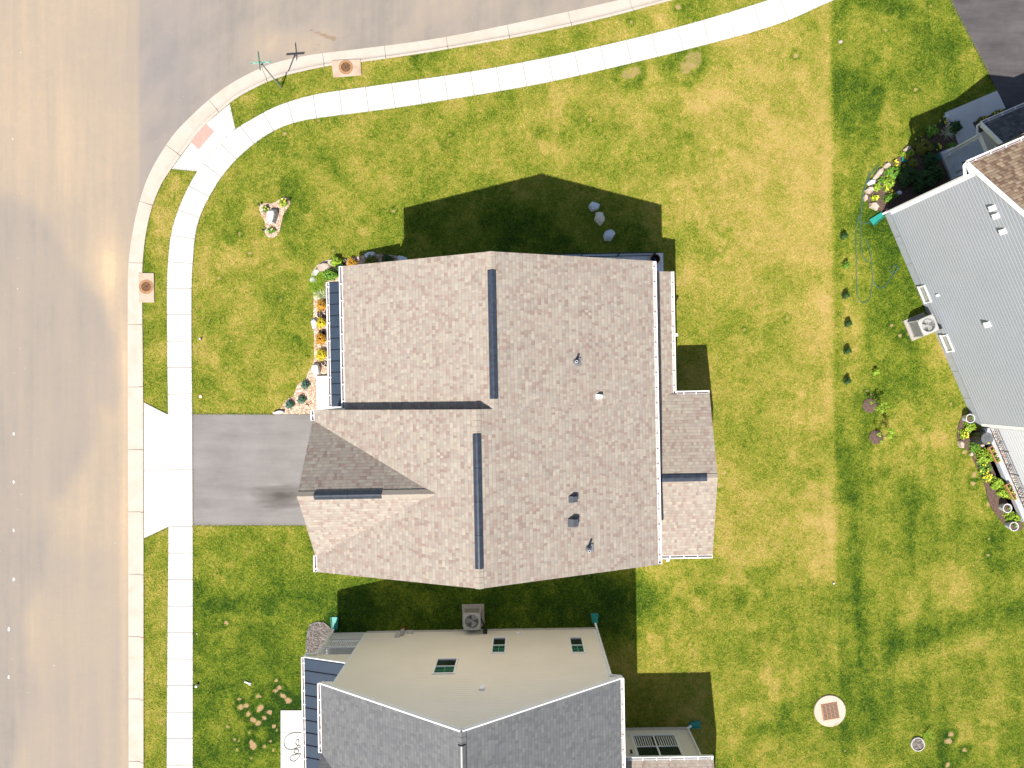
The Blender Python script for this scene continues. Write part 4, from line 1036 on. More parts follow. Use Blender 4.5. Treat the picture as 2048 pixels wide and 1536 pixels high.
# ------------------------------------------------------------------ low kerb wall, pebbles and wire fence by the sunroom
o3 = lambda x, y, z=0: rot((x, y, z), T3)
xk = on3(1978, 895, 0).x
loc = o3(xk + .1, S3 - 2.6)
def tri(name, build, loc, rz, mat, label, cat, group=None, smooth=False):
    mb = MB(); build(mb); o = mb.build(name, mat, None, (0, 0, 0), smooth); o.location = loc; o.rotation_euler = (0, 0, rz); tag(o, label, cat, group); return o
def bk(mb):
    mb.box(-.14, -2.7, -.1, .10, 2.3, .32)
    mb.box(-.36, -2.7, -.1, -.15, 1.6, .05)
tri('garden_wall', bk, loc, T3, M['found3'], 'low pale concrete edging wall between flower bed and sunroom at right', 'wall')
def peb(poly, n, r0, r1, z, mat, name, th=0.0, org=(0, 0)):
    mb = MB(); xs_ = [p[0] for p in poly]; ys_ = [p[1] for p in poly]; k = 0; tries = 0
    while k < n and tries < n * 20:
        tries += 1
        x = rnd.uniform(min(xs_), max(xs_)); y = rnd.uniform(min(ys_), max(ys_))
        if not pip(np.array([x]), np.array([y]), poly)[0]: continue
        k += 1; r_ = rnd.uniform(r0, r1); a = rnd.uniform(0, 3); q = rnd.uniform(.6, 1); m = 6
        base = [(x + r_ * math.cos(a + t * 2 * math.pi / m) , y + r_ * q * math.sin(a + t * 2 * math.pi / m), z - .01) for t in range(m)]
        top = [(x + (p[0] - x) * .6, y + (p[1] - y) * .6, z + r_ * .6) for p in base]
        mb.hexa(base, top)
    return kind(mb.build(name, mat), 'stuff')
pl = [tuple(o3(xk + .2, S3 - .1)[:2]), tuple(o3(xq, S3 - .1)[:2]), tuple(o3(xq, S3 - 5.2)[:2]), tuple(o3(xk + .2, S3 - 5.2)[:2])]
mbg = MB(); mbg.prism(pl, -.1, .05); kind(mbg.build('pebble_bed', M['gravel']), 'stuff')
peb(pl, 330, .05, .12, .05, M['pebw'], 'white_pebbles')
fn = empty('wire_fence', o3(xk + .24, S3 - 2.6), T3, 'low black wire fence on the pale edging wall beside the sunroom', 'fence')
fm = MB()
for z in (.34, .6, .88): fm.beam((0, -2.7, z), (0, 2.3, z), .02, .02)
fm.build('rail', M['black'], fn, (0, 0, 0))
for k in range(5):
    q = MB(); q.beam((0, -2.7 + k * 1.25, .05), (0, -2.7 + k * 1.25, .95), .035, .035); q.build('post', M['black'], fn, (0, 0, 0))
wm = MB()
for k in range(40): wm.beam((0, -2.65 + k * .125, .34), (0, -2.65 + k * .125, .88), .008, .008)
wm.build('wire_mesh', M['black'], fn, (0, 0, 0))

# ------------------------------------------------------------------ air conditioners
def air_con(loc, rz, label, fan_tilt=0):
    t = empty('air_conditioner', loc, rz, label, 'air conditioner', 'air conditioners beside the houses')
    w, h = .42, .92
    pb = MB(); pb.box(-.55, -.55, -.05, .55, .55, .07); pb.build('pad', M['padc'], t)
    bb = MB()
    for sx_ in (-1, 1):
        for sy_ in (-1, 1): bb.box(sx_ * w, sy_ * w, .07, sx_ * (w - .05), sy_ * (w - .05), h)
    bb.box(-w + .02, -w + .02, .07, w - .02, w - .02, .16)
    for k in range(15):
        u = -w + .07 + k * (2 * w - .14) / 14
        for a, b, c_, d in ((u - .012, -w + .012, u + .012, -w + .03), (u - .012, w - .03, u + .012, w - .012), (-w + .012, u - .012, -w + .03, u + .012), (w - .03, u - .012, w - .012, u + .012)): bb.box(a, b, .16, c_, d, h - .03)
    bb.mat(1).box(-w + .06, -w + .06, .16, w - .06, w - .06, h - .20)
    bb.build('cabinet', [M['acbody'], M['acdark']], t)
    tp = MB(); n = 28; ro = .33
    sq = []
    for j in range(n):
        a = 2 * math.pi * j / n; k = 1 / max(abs(math.cos(a)), abs(math.sin(a))); sq.append((w * min(k, 1.25) * math.cos(a), w * min(k, 1.25) * math.sin(a)))
    for j in range(n):
        a = 2 * math.pi * j / n; b = 2 * math.pi * (j + 1) / n; s0 = sq[j]; s1 = sq[(j + 1) % n]
        c0 = (ro * math.cos(a), ro * math.sin(a)); c1 = (ro * math.cos(b), ro * math.sin(b))
        tp.face([(*s0, h + .02), (*s1, h + .02), (*c1, h + .035), (*c0, h + .035)]); tp.face([(*s0, h + .02), (*s0, h - .04), (*s1, h - .04), (*s1, h + .02)])
        tp.face([(*c0, h + .035), (*c1, h + .035), (*c1, h - .14), (*c0, h - .14)])
    tp.build('top_cover', M['acbody'], t)
    fb_ = MB()
    for k in range(3):
        a0 = k * 2 * math.pi / 3 + .4; a1 = a0 + 1.25
        P = [(.06 * math.cos(a0), .06 * math.sin(a0), h - .10), (.30 * math.cos(a0), .30 * math.sin(a0), h - .06), (.31 * math.cos((a0 + a1) / 2), .31 * math.sin((a0 + a1) / 2), h - .09), (.28 * math.cos(a1), .28 * math.sin(a1), h - .13), (.06 * math.cos(a1), .06 * math.sin(a1), h - .12)]
        fb_.hexa([(x, y, z - .006) for x, y, z in P], P)
    fb_.lathe([(.075, h - .16), (.075, h - .05), (.05, h - .03)], (0, 0), 14)
    fb_.build('fan', M['acfan'], t)
    gd_ = MB()
    for k in range(1, 6):
        r_ = ro * k / 5.5; gd_.tube([(r_ * math.cos(2 * math.pi * j / 24), r_ * math.sin(2 * math.pi * j / 24), h + .04) for j in range(25)], .0035, 4, False)
    for k in range(6): a = k * math.pi / 6; gd_.beam((-ro * math.cos(a), -ro * math.sin(a), h + .045), (ro * math.cos(a), ro * math.sin(a), h + .045), .006, .006)
    gd_.build('fan_guard', M['acbody'], t)
    return t
a3 = on3(1838, 652, 0)
air_con(o3(X3 - .70, a3.y), T3, 'grey square air conditioner beside the grey clapboard wall')
q = on2(946.5, 1225, 0); air_con(rot((q.x, Y2 + .70, 0), T2), T2, 'grey square air conditioner in the shade beside the beige gable wall')
def lineset(x, y, th, wallx, wally, label):
    mb = MB(); mb.tube([(x, y, .3), ((x + wallx) / 2, (y + wally) / 2, .22), (wallx, wally, .55)], .035, 7); mb.box(wallx - .1, wally - .1, .45, wallx + .1, wally + .1, .75)
    o = mb.build('refrigerant_line', M['black'], None, (0, 0, 0)); b = Vector((x, y, 0)); 
    for v in o.data.vertices: v.co -= b
    o.location = rot(b, th); o.rotation_euler = (0, 0, th); tag(o, label, 'pipe'); return o
lineset(X3 - .28, a3.y - .1, T3, X3 - .02, a3.y - .35, 'black insulated pipe from the air conditioner to the grey clapboard wall')
lineset(q.x + .40, Y2 + .65, T2, q.x + .62, Y2 + .06, 'black insulated pipe from the shaded air conditioner to the beige wall')

# ------------------------------------------------------------------ street sign, drains, lids
st = empty('street_sign', at(563, 176), 0, 'green street name sign on a grey steel post at the street corner', 'street sign')
s_ = MB(); s_.tube([(0, 0, -.05), (0, 0, 2.52)], .034, 10); s_.build('post', M['steel'], st)
s_ = MB(); s_.box(-.04, -.04, 2.5, .04, .04, 2.60); s_.build('cap', M['black'], st)
def blade(z, L, hh, ang, nm):
    mb = MB(); mb.mat(0).box(-L / 2, -.006, z, L / 2, .006, z + hh)
    mb.mat(1)
    for s2 in (-1, 1):
        y0, y1 = (.0062 * s2, .0085 * s2)
        for a, b, c_, d in ((-L / 2 + .005, z + .005, L / 2 - .005, z + .016), (-L / 2 + .005, z + hh - .016, L / 2 - .005, z + hh - .005)): mb.box(a, y0, b, c_, y1, d)
        x = -L / 2 + .09; r2 = random.Random(3)
        while x < L / 2 - .12:                                  # lettering too small in the photo to read
            wl = r2.uniform(.035, .055)
            if r2.random() < .82:
                mb.box(x, y0, z + hh * .28, x + .013, y1, z + hh * .74); mb.box(x + wl - .014, y0, z + hh * .28, x + wl - .002, y1, z + hh * .70)
            x += wl + .018
    o = mb.build(nm, [M['signgreen'], M['white']], st); o.rotation_euler = (0, 0, ang); return o
blade(2.60, .92, .17, R(4), 'name_blade'); blade(2.78, .86, .17, R(96), 'name_blade')
def storm_inlet(cx, cy, poly, label, rz=0):
    base = at(cx, cy); t = empty('storm_inlet', base, 0, label, 'storm drain', 'storm inlets set in the kerb')
    mb = MB(); mb.prism([(p[0] - base.x, p[1] - base.y) for p in pxw(poly)], -.2, .07); o = mb.build('concrete_slab', M['inlet'], t)
    bv = o.modifiers.new('bevel', 'BEVEL'); bv.width = .02; bv.segments = 2
    mb = MB(); mb.lathe([(.36, .05), (.36, .082), (.31, .082), (.31, .074), (.29, .074), (.29, .084)], (0, 0), 32)
    for k in range(1, 5): r_ = .06 * k; mb.lathe([(r_ + .012, .0842), (r_ + .012, .0895), (r_ - .012, .0895), (r_ - .012, .0842)], (0, 0), 24)
    mb.build('iron_lid', M['rust'], t)
storm_inlet(692.4, 135.7, [(663, 122), (721.7, 119), (723.7, 151), (667, 156)], 'concrete storm inlet with round rusty lid beside the upper kerb')
storm_inlet(294, 574, [(278, 546), (309, 546.5), (310, 605), (279, 605)], 'concrete storm inlet with round rusty lid beside the left kerb')
t = empty('yard_drain', at(1659, 1421), R(10), 'round pale concrete yard drain with square rusty grate', 'drain')
mb = MB(); mb.lathe([(.78, -.1), (.79, .05), (.775, .07)], (0, 0), 48); mb.build('concrete_collar', M['collar'], t)
mb = MB(); mb.mat(0).box(-.42, -.42, .066, .42, .42, .074); mb.mat(1).box(-.38, -.38, .0745, .38, .38, .078)
mb.mat(0)
for k in range(5): x = -.385 + k * .19; mb.box(x, -.40, .079, x + .028, .40, .10)
for i in range(4):
    for k in range(12): x = -.355 + i * .19; y = -.385 + k * .066; mb.box(x - .002, y, .079, x + .162, y + .024, .096)
mb.build('grate', [M['rust'], M['acdark']], t)
tp = MB(); c0 = at(404.5, 273); tp.prism([(p[0] - c0.x, p[1] - c0.y) for p in pxw([(411.8, 247.8), (429, 263), (398, 300), (380, 282)])], .0, .038)
u = (at(380, 282) - at(411.8, 247.8)); v = (at(429, 263) - at(411.8, 247.8)); o0 = at(411.8, 247.8) - c0
for i in range(19):
    for j in range(9):
        p = o0 + u * ((i + .5) / 19) + v * ((j + .5) / 9); tp.hexa([(p.x + .022 * math.cos(a), p.y + .022 * math.sin(a), .037) for a in (0, 1.57, 3.14, 4.71)], [(p.x + .014 * math.cos(a), p.y + .014 * math.sin(a), .045) for a in (0, 1.57, 3.14, 4.71)])
o = tp.build('tactile_paving', M['tact'], None, (0, 0, 0)); o.location = c0; tag(o, 'pinkish red tactile paving panel on the white kerb ramp', 'tactile paving')
def cap_thing(name, px, py, r, h, mats, label, cat, group=None, tilt=0.0):
    mb = MB(); mb.mat(1).lathe([(r * 1.1, -.03), (r * 1.1, .03), (r, .04)], (0, 0), 16); mb.mat(0).lathe([(r * .8, .0), (r * .8, h), (r * .6, h + .015)], (0, 0), 16)
    o = mb.build(name, mats, None, (0, 0, 0)); o.location = at(px, py); o.rotation_euler = (0, tilt, 0); tag(o, label, cat, group)
cap_thing('utility_cap', 402, 678, .05, .16, [M['white'], M['black']], 'tiny white post cap with black base in the lawn left of the porch roof', 'utility cap')
cap_thing('utility_cap', 401.5, 793, .09, .03, [M['white'], M['terra']], 'flat round white cap in the lawn just above the driveway', 'utility cap')
cap_thing('utility_cap', 395.5, 1370, .07, .20, [M['white'], M['black']], 'white topped post casting a dark shadow beside the lower sidewalk', 'utility cap')
cap_thing('utility_cap', 395, 1267, .035, .05, [M['white'], M['black']], 'very small white cap on the grass by the lower sidewalk edge', 'utility cap')
cap_thing('sprinkler_head', 1666, 1166, .05, .10, [M['white'], M['black']], 'small white sprinkler head at the corner of the pale mown lawn', 'sprinkler')
mb = MB(); mb.box(-.16, -.03, .0, .12, .03, .07); mb.box(.10, -.06, .0, .18, .06, .08); mb.mat(1).box(.12, -.03, .081, .17, .03, .10)
o = mb.build('plastic_scrap', [M['potwhite'], M['blue']], None, (0, 0, 0)); o.location = at(496, 1365); o.rotation_euler = (0, 0, R(-22)); tag(o, 'small white and blue plastic scrap lying on the lower lawn', 'litter')

# ------------------------------------------------------------------ beds
def bed(name, poly, z, mat, n=0, pm=None, it=2):
    P = smooth_line(pxw(poly) + [pxw(poly)[0]], it)[:-1]
    BLADE_SKIP.append(P)
    mb = MB(); mb.prism(P, -.05, z); kind(mb.build(name, mat), 'stuff')
    if n: peb(P, n, .018, .045, z, pm, 'loose_' + name)
bed('gravel_bed', [(548, 828), (562, 818), (569, 803), (579, 796), (588, 792), (592, 777.5), (598, 766.5), (611, 760), (615.7, 747), (624, 732), (629, 722), (629, 700), (629, 670), (625, 650), (627, 638), (628, 609), (627.5, 580), (623.4, 567), (621, 550), (634, 529), (663, 517), (684, 521), (697, 517.5), (717, 513), (731, 510), (756, 508), (776, 509), (799, 513), (817, 523), (825, 560), (760, 575), (700, 575), (700, 828)], .045, M['gravel'], 2600, M['pebp'])
bed('gravel_island', [(519, 417), (524, 408), (536, 406), (546.5, 407), (556.6, 401.5), (564.5, 396), (573, 395), (581, 400), (581, 409), (576.6, 416), (568, 426), (563.7, 444.5), (561, 461), (555, 471.7), (543.7, 477.4), (535, 474), (530, 466), (531.5, 451.6), (528.6, 437), (521.5, 427)], .05, M['gravel'], 500, M['pebp'])
bed('mulch_bed', [(1830, 288), (1812, 302), (1800, 312), (1780, 325), (1760, 345), (1742, 366), (1733, 385), (1734, 402), (1745, 415), (1757, 421), (1768, 428), (1840, 402), (1915, 350), (1930, 320), (1920, 303), (1908, 270), (1910, 252), (1890, 240), (1865, 255)], .05, M['mulch'])
bed('mulch_bed', [(1944, 246.5), (2010, 217.5), (2016, 226), (1968, 262), (1955, 266)], .055, M['mulch'])
bed('mulch_bed', [(1920, 838), (1938, 828), (1975, 890), (1995, 930), (2052, 1055), (2030, 1064), (2008, 1050), (1992, 1030), (1975, 1003), (1971, 975), (1962, 955), (1951, 930), (1940, 905), (1926, 893), (1915, 886), (1913, 862)], .05, M['mulch'])
bed('grey_gravel_bed', [(620, 1248), (632, 1243), (646, 1243), (656, 1250), (664, 1258), (668, 1275), (665, 1312), (612, 1310), (612, 1290), (614, 1265)], .05, M['mulchg'], 500, m_leaf('grey_pebbles', (.09, .08, .075), (.17, .145, .13), (.27, .24, .22), .9))
for poly in ([(681, 520), (694, 516), (699, 527), (694, 535), (682, 531)], [(636, 622), (650, 619), (660, 628), (655, 638), (634, 636)], [(640, 595), (655, 594), (656, 602), (640, 600)], [(638, 660), (654, 656), (658, 668), (640, 672)], [(640, 722), (655, 720), (660, 735), (648, 732)]):
    bed('mulch_patch', poly, .056, M['mulchd'])

# ------------------------------------------------------------------ rocks
def rock(px, py, lx, ly, h, ang, mat, label, group=None, seed=None, z=0.0):
    r2 = random.Random(seed if seed is not None else int(px * 7 + py)); bm = bmesh.new()
    def rim(a, f): c_, n_ = math.cos(a), math.sin(a); k_ = (abs(c_) ** 3.2 + abs(n_) ** 3.2) ** (-1 / 3.2); return lx / 2 * f * c_ * k_, ly / 2 * f * n_ * k_
    ph = r2.uniform(0, .6); nn = r2.choice((5, 6, 6, 7))
    tx, ty = r2.uniform(-.08, .08) * lx, r2.uniform(-.08, .08) * ly
    for k in range(nn):
        a = ph + k * 6.283 / nn + r2.uniform(-.22, .22); f = r2.uniform(.86, 1.04)
        x, y = rim(a, f); bm.verts.new((x, y, -.1 * h)); bm.verts.new((x * r2.uniform(.96, 1.03), y * r2.uniform(.96, 1.03), h * r2.uniform(.35, .55)))
        x, y = rim(a + r2.uniform(-.15, .15), f * r2.uniform(.68, .86)); bm.verts.new((x + tx, y + ty, h * r2.uniform(.84, 1.0)))
    res = bmesh.ops.convex_hull(bm, input=bm.verts)
    junk = [e for e in res['geom_interior'] if isinstance(e, bmesh.types.BMVert)]
    if junk: bmesh.ops.delete(bm, geom=junk, context='VERTS')
    bmesh.ops.bevel(bm, geom=bm.edges[:], offset=min(lx, ly, h) * .045, segments=1, affect='EDGES', profile=.5)
    bmesh.ops.triangulate(bm, faces=bm.faces[:]); bmesh.ops.subdivide_edges(bm, edges=bm.edges[:], cuts=1, use_grid_fill=True)
    from mathutils import noise as nz
    for v in bm.verts:
        d = nz.noise(v.co * 5 + Vector((px, py, 0))) * .035 + nz.noise(v.co * 14 + Vector((py, px, 0))) * .014
        v.co += v.co.normalized() * d
    me = bpy.data.meshes.new('boulder'); bm.to_mesh(me); bm.free(); me.materials.append(mat)
    o = bpy.data.objects.new('boulder', me); col.objects.link(o); o.location = at(px, py) + Vector((0, 0, z)); o.rotation_euler = (0, 0, R(ang)); tag(o, label, 'boulder', group); return o
W_ = 'boulders around the gravel bed'; E_ = 'edging stones of the flower bed'
rock(650, 535, .74, .50, .34, 18, M['rockt'], 'largest flat tan boulder at the upper left corner of the gravel bed', W_)
rock(664, 526.5, .34, .38, .30, 60, M['rockt'], 'upright tan boulder right of the largest flat boulder', W_)
rock(633.5, 546, .50, .34, .30, 40, M['rockw'], 'pale pointed boulder below the largest flat boulder', W_)
rock(628.5, 561, .32, .42, .28, 70, M['rockw'], 'pale boulder beside the lime green clump at the bed edge', W_)
rock(631.5, 648, .36, .66, .30, 6, M['rockw'], 'long white boulder left of the upper yellow shrub', W_)
rock(634, 739, .42, .62, .42, -6, M['rockb'], 'tall pale boulder above the white porch slab', W_)
rock(559, 824.5, .62, .20, .22, 6, M['rockw'], 'flat white boulder at the driveway edge', W_)
rock(615, 811, .22, .16, .16, 20, M['rockt'], 'small tan stone near the white porch slab', W_)
rock(741, 511, .56, .36, .36, 25, M['rockb'], 'blue grey boulder in shade behind the olive shrub', W_)
rock(806, 519.5, .56, .34, .32, -25, M['rockb'], 'blue grey boulder at the right tip of the gravel bed', W_)
rock(547.5, 434, .52, .78, .55, -12, M['rockw'], 'large white boulder in the middle of the gravel island')
S_ = 'stones in the shaded lawn'
rock(1188, 414, .62, .46, .42, 8, M['rockb'], 'uppermost grey stone of three in the shaded lawn', S_)
rock(1198, 437, .52, .70, .42, 28, M['rocks'], 'middle tan stone of three in the shaded lawn', S_)
rock(1217, 471.5, .62, .58, .44, 40, M['rockb'], 'lowest grey stone of three in the shaded lawn', S_)
rock(1812.5, 299, .36, .26, .22, 35, M['rockt'], 'rounded stone at the top end of the flower bed edge', E_)
rock(1771.5, 332, .36, .26, .22, 30, M['rockt'], 'greyish edging stone above the long tan edging stone', E_)
rock(1754, 349, .80, .28, .22, 52, M['rockt'], 'long tan edging stone beside the hose loop', E_)
rock(1740, 365.5, .38, .30, .24, 20, M['rockb'], 'grey squarish edging stone below the long tan stone', E_)
rock(1737.5, 381, .46, .36, .24, 40, M['rockt'], 'pale edging stone halfway down the flower bed', E_)
rock(1729.5, 396, .20, .38, .18, 5, M['rockt'], 'narrow tan edging stone nearest the hose', E_)
rock(1747.5, 412.5, .56, .38, .26, -30, M['rockt'], 'big tan edging stone at the lower end of the flower bed', E_)
rock(1795.5, 387, .28, .26, .24, 15, M['rockb'], 'blue grey stone in the shade beside the clipped hedge plant', E_)
rock(1893, 251, .22, .30, .20, 30, M['rockw'], 'white stone among yellow flowers beside the front walk', E_)
rock(1891, 235, .28, .26, .20, 30, M['rockb'], 'grey stone at the corner of the front walk', E_)
rock(1919.5, 887, .26, .46, .24, 15, M['rockt'], 'pinkish stone left of the black rain barrel', E_)
rock(1945, 886, .26, .18, .16, 40, M['rockt'], 'small tan stone touching the black rain barrel', E_)
rock(1963, 891, .20, .16, .14, 0, M['rockt'], 'small pink stone just below the black rain barrel', E_)
rock(1941, 908, .16, .22, .14, 0, M['rockt'], 'little brown stone beside the leafy clump below the barrel', E_)
rock(1681, 84, .24, .16, .08, 20, M['rockt'], 'small flat stone on the lot line near the top edge')

# ------------------------------------------------------------------ plants
def leafy(mb, cx, cy, cz, rx, ry, h, n, leaf, r2, up=.4, asp=1.6):
    for k in range(n):
        a = r2.uniform(0, 6.283); zz = r2.random() ** .7; q = math.sqrt(max(.02, 1 - (zz * .96) ** 2)); rr = r2.uniform(.45, 1.0) ** .5 * r2.uniform(.85, 1.1)
        lump = 1 + .22 * math.sin(a * 3 + zz * 4 + cx * 9)
        p = Vector((cx + rx * q * rr * lump * math.cos(a), cy + ry * q * rr * lump * math.sin(a), cz + h * zz * rr + .02))
        nrm = Vector((math.cos(a) * q + r2.gauss(0, .5), math.sin(a) * q + r2.gauss(0, .5), zz + up + r2.gauss(0, .4))).normalized()
        t = nrm.cross(Vector((r2.gauss(0, 1), r2.gauss(0, 1), r2.gauss(0, 1)))).normalized(); b = nrm.cross(t)
        l = leaf * r2.uniform(.7, 1.3); w = l / asp
        mb.face([p - t * l / 2, p + b * w / 2 + nrm * w * .12, p + t * l / 2, p - b * w / 2 + nrm * w * .12])
def blades(mb, n, L, r2, w=.02, spread=1.0, droop=.5, cx=0, cy=0):
    for k in range(n):
        a = r2.uniform(0, 6.283); l = L * r2.uniform(.6, 1.1); th = r2.uniform(.25, 1.25) * spread; d = Vector((math.cos(a), math.sin(a), 0)); sd = Vector((-math.sin(a), math.cos(a), 0))
        p = Vector((cx + r2.gauss(0, .05), cy + r2.gauss(0, .05), .02)); prev = (p - sd * w / 2, p + sd * w / 2)
        for j in range(1, 4):
            t_ = th + droop * j * .3; p = p + (d * math.sin(t_) + Vector((0, 0, math.cos(t_)))) * l / 3; ww = w * (1 - j / 3.2)
            cur = (p - sd * ww / 2, p + sd * ww / 2); mb.face([prev[0], prev[1], cur[1], cur[0]]); prev = cur
def shrub(name, px, py, d, h, n, leaf, mat, label, cat='shrub', group=None, ratio=1.0, ang=0, bloom=None, nb=0, sub=None, z=.03):
    r2 = random.Random(int(px * 13 + py * 3)); mb = MB()
    if sub:
        for (ox, oy, f) in sub: leafy(mb, ox, oy, 0, d / 2 * f, d / 2 * f * ratio, h * f, int(n / len(sub)), leaf, r2)
    else: leafy(mb, 0, 0, 0, d / 2, d / 2 * ratio, h, n, leaf, r2)
    o = mb.build(name, mat, None, (0, 0, 0)); o.location = at(px, py) + Vector((0, 0, z)); o.rotation_euler = (0, 0, R(ang)); tag(o, label, cat, group)
    mb = MB()
    for k in range(5): a = k * 1.3; mb.tube([(0, 0, -.03), (d * .12 * math.cos(a), d * .12 * ratio * math.sin(a), h * .35), (d * .3 * math.cos(a), d * .3 * ratio * math.sin(a), h * .65)], [.012, .009, .004], 4)
    mb.build('stem', M['mulch'], o)
    if bloom:
        mb = MB()
        for k in range(nb):
            a = r2.uniform(0, 6.28); q = r2.random() ** .5 * .48 * d; zz = h * math.sqrt(max(.05, 1 - (q / (d / 2)) ** 2)) + .05; r_ = r2.uniform(.026, .046); x, y = q * math.cos(a), q * ratio * math.sin(a)
            mb.hexa([(x + r_ * .5 * math.cos(t), y + r_ * .5 * math.sin(t), zz - .03) for t in (0, 1.05, 2.1, 3.14, 4.2, 5.24)], [(x + r_ * math.cos(t), y + r_ * math.sin(t), zz) for t in (0, 1.05, 2.1, 3.14, 4.2, 5.24)])
        mb.build('blossom', bloom, o)
    return o
def grassy(name, px, py, n, L, mat, label, cat='plant', group=None, w=.022, spread=1.0, droop=.5, z=.03, multi=None):
    r2 = random.Random(int(px * 5 + py * 11)); mb = MB()
    if multi:
        for ox, oy in multi: blades(mb, n // len(multi), L, r2, w, spread, droop, ox, oy)
    else: blades(mb, n, L, r2, w, spread, droop)
    o = mb.build(name, mat, None, (0, 0, 0)); o.location = at(px, py) + Vector((0, 0, z)); tag(o, label, cat, group); return o
P_ = 'plants in the gravel bed of the main house'
grassy('grassy_clump', 638, 552, 420, .46, M['lime'], 'lime green grassy clump beside the pale boulders', 'plant', P_, .026, 1, .5, multi=[(0, 0), (.18, -.12), (-.12, -.15)])
shrub('shrub', 664, 551, .88, .50, 1100, .085, M['green'], 'dense green shrub at the corner of the main roof', 'shrub', P_, .62)
grassy('grassy_clump', 637, 575, 520, .50, M['lime'], 'taller lime green grassy clump left of the metal roof end', 'plant', P_, .026, 1, .5, multi=[(0, 0), (.10, -.2), (-.14, .1), (.1, .2)])
grassy('variegated_clump', 645, 591, 160, .36, M['pale'], 'pale whitish variegated clump by the metal roof gutter', 'plant', P_, .03)
shrub('shrub', 675, 524, .62, .46, 700, .08, M['lime'], 'small lime green shrub right of the tan boulders', 'shrub', P_, .8)
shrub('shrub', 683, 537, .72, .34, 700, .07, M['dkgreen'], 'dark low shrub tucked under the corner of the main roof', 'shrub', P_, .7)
shrub('shrub', 706, 528, .56, .42, 800, .06, M['orangel'], 'orange shrub above the upper edge of the main roof', 'shrub', P_)
shrub('shrub', 743, 523.5, .66, .46, 1000, .06, M['olive'], 'olive green round shrub half in shadow above the roof', 'shrub', P_)
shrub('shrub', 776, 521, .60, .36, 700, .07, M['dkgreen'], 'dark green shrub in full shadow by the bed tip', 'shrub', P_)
shrub('shrub', 646, 611, .60, .42, 850, .055, M['orangel'], 'orange shrub beside the upper part of the metal roof', 'shrub', P_)
shrub('shrub', 645.5, 646, .56, .42, 900, .055, M['yellow'], 'bright yellow shrub right of the long white boulder', 'shrub', P_)
shrub('shrub', 644.5, 678, .62, .42, 900, .055, M['orangel'], 'orange and yellow shrub between the two yellow shrubs', 'shrub', P_)
shrub('shrub', 645.5, 709, .62, .44, 950, .055, M['yellow'], 'bright yellow shrub just above the tall pale boulder', 'shrub', P_)
for px, py, lb_ in ((612.5, 770, 'upper bluish green dwarf conifer left of the porch slab'), (605, 799, 'middle bluish green dwarf conifer left of the porch slab'), (581.5, 809, 'bluish green dwarf conifer nearest the driveway')):
    shrub('dwarf_conifer', px, py, .44, .30, 520, .06, M['tealleaf'], lb_, 'shrub', P_)
I_ = 'plants on the gravel island'
shrub('flowering_plant', 533, 418.5, .36, .26, 200, .07, M['green'], 'green plant at the left arm of the gravel island', 'plant', I_, bloom=M['bloomp'], nb=4)
shrub('flowering_plant', 568.5, 407, .46, .30, 220, .07, M['lime'], 'yellow green plant at the right arm of the gravel island', 'plant', I_, bloom=M['bloom'], nb=7)
shrub('flowering_plant', 544, 462, .50, .24, 260, .07, M['green'], 'low green plant at the lower end of the gravel island', 'plant', I_, .55, bloom=M['bloomp'], nb=6)
def stake_lamp(px, py, label):
    mb = MB(); mb.tube([(0, 0, -.02), (0, 0, .26)], .012, 6); mb.lathe([(.02, .22), (.06, .25), (.055, .28), (.02, .30)], (0, 0), 10)
    o = mb.build('garden_light', M['black'], None, (0, 0, 0)); o.location = at(px, py); tag(o, label, 'garden light', 'garden lights on the gravel island')
stake_lamp(521.5, 411.5, 'small black stake light at the left tip of the gravel island'); stake_lamp(530, 462, 'small black stake light at the lower end of the gravel island'); stake_lamp(580, 402, 'small black stake light at the right tip of the gravel island')
F_ = 'plants in the flower bed of the grey house'
shrub('spreading_conifer', 1842, 297, .95, .45, 1100, .07, M['olive'], 'olive spreading conifer in shade above the flower bed', 'shrub', F_, .8)
shrub('shrub', 1819.5, 331, .56, .45, 700, .06, M['olive'], 'round olive shrub on the shadow line of the flower bed', 'shrub', F_)
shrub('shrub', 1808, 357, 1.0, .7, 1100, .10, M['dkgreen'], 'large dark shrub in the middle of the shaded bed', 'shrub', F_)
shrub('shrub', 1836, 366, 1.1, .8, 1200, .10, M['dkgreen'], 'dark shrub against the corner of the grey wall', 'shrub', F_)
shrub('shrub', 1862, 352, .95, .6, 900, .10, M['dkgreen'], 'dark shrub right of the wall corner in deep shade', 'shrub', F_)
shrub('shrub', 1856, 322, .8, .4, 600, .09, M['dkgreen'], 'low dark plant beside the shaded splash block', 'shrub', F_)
grassy('yucca', 1890, 267, 46, .52, M['pale'], 'spiky pale yucca beside the front walk', 'plant', F_, .05, 1.0, .25)
shrub('hosta', 1860, 265, .60, .32, 240, .16, M['green'], 'broad leaved hosta left of the spiky yucca', 'plant', F_)
shrub('shrub', 1904, 258, .62, .5, 600, .10, M['dkgreen'], 'dark green shrub against the edge of the front walk', 'shrub', F_)
shrub('hosta', 1899, 297, .5, .35, 260, .12, M['green'], 'green leafy plant below the spiky yucca', 'plant', F_)
shrub('flowering_plant', 1883, 246, .56, .30, 160, .07, M['dkgreen'], 'yellow flowers beside the white stone at the walk', 'flower', F_, bloom=M['bloom'], nb=9)
shrub('flowering_plant', 1834, 284, .50, .28, 140, .07, M['dkgreen'], 'yellow flowers at the top tip of the shaded bed', 'flower', F_, bloom=M['bloom'], nb=7)
shrub('flowering_plant', 1869, 297, .52, .28, 160, .07, M['dkgreen'], 'yellow flowers in the middle of the shaded bed', 'flower', F_, bloom=M['bloom'], nb=8)
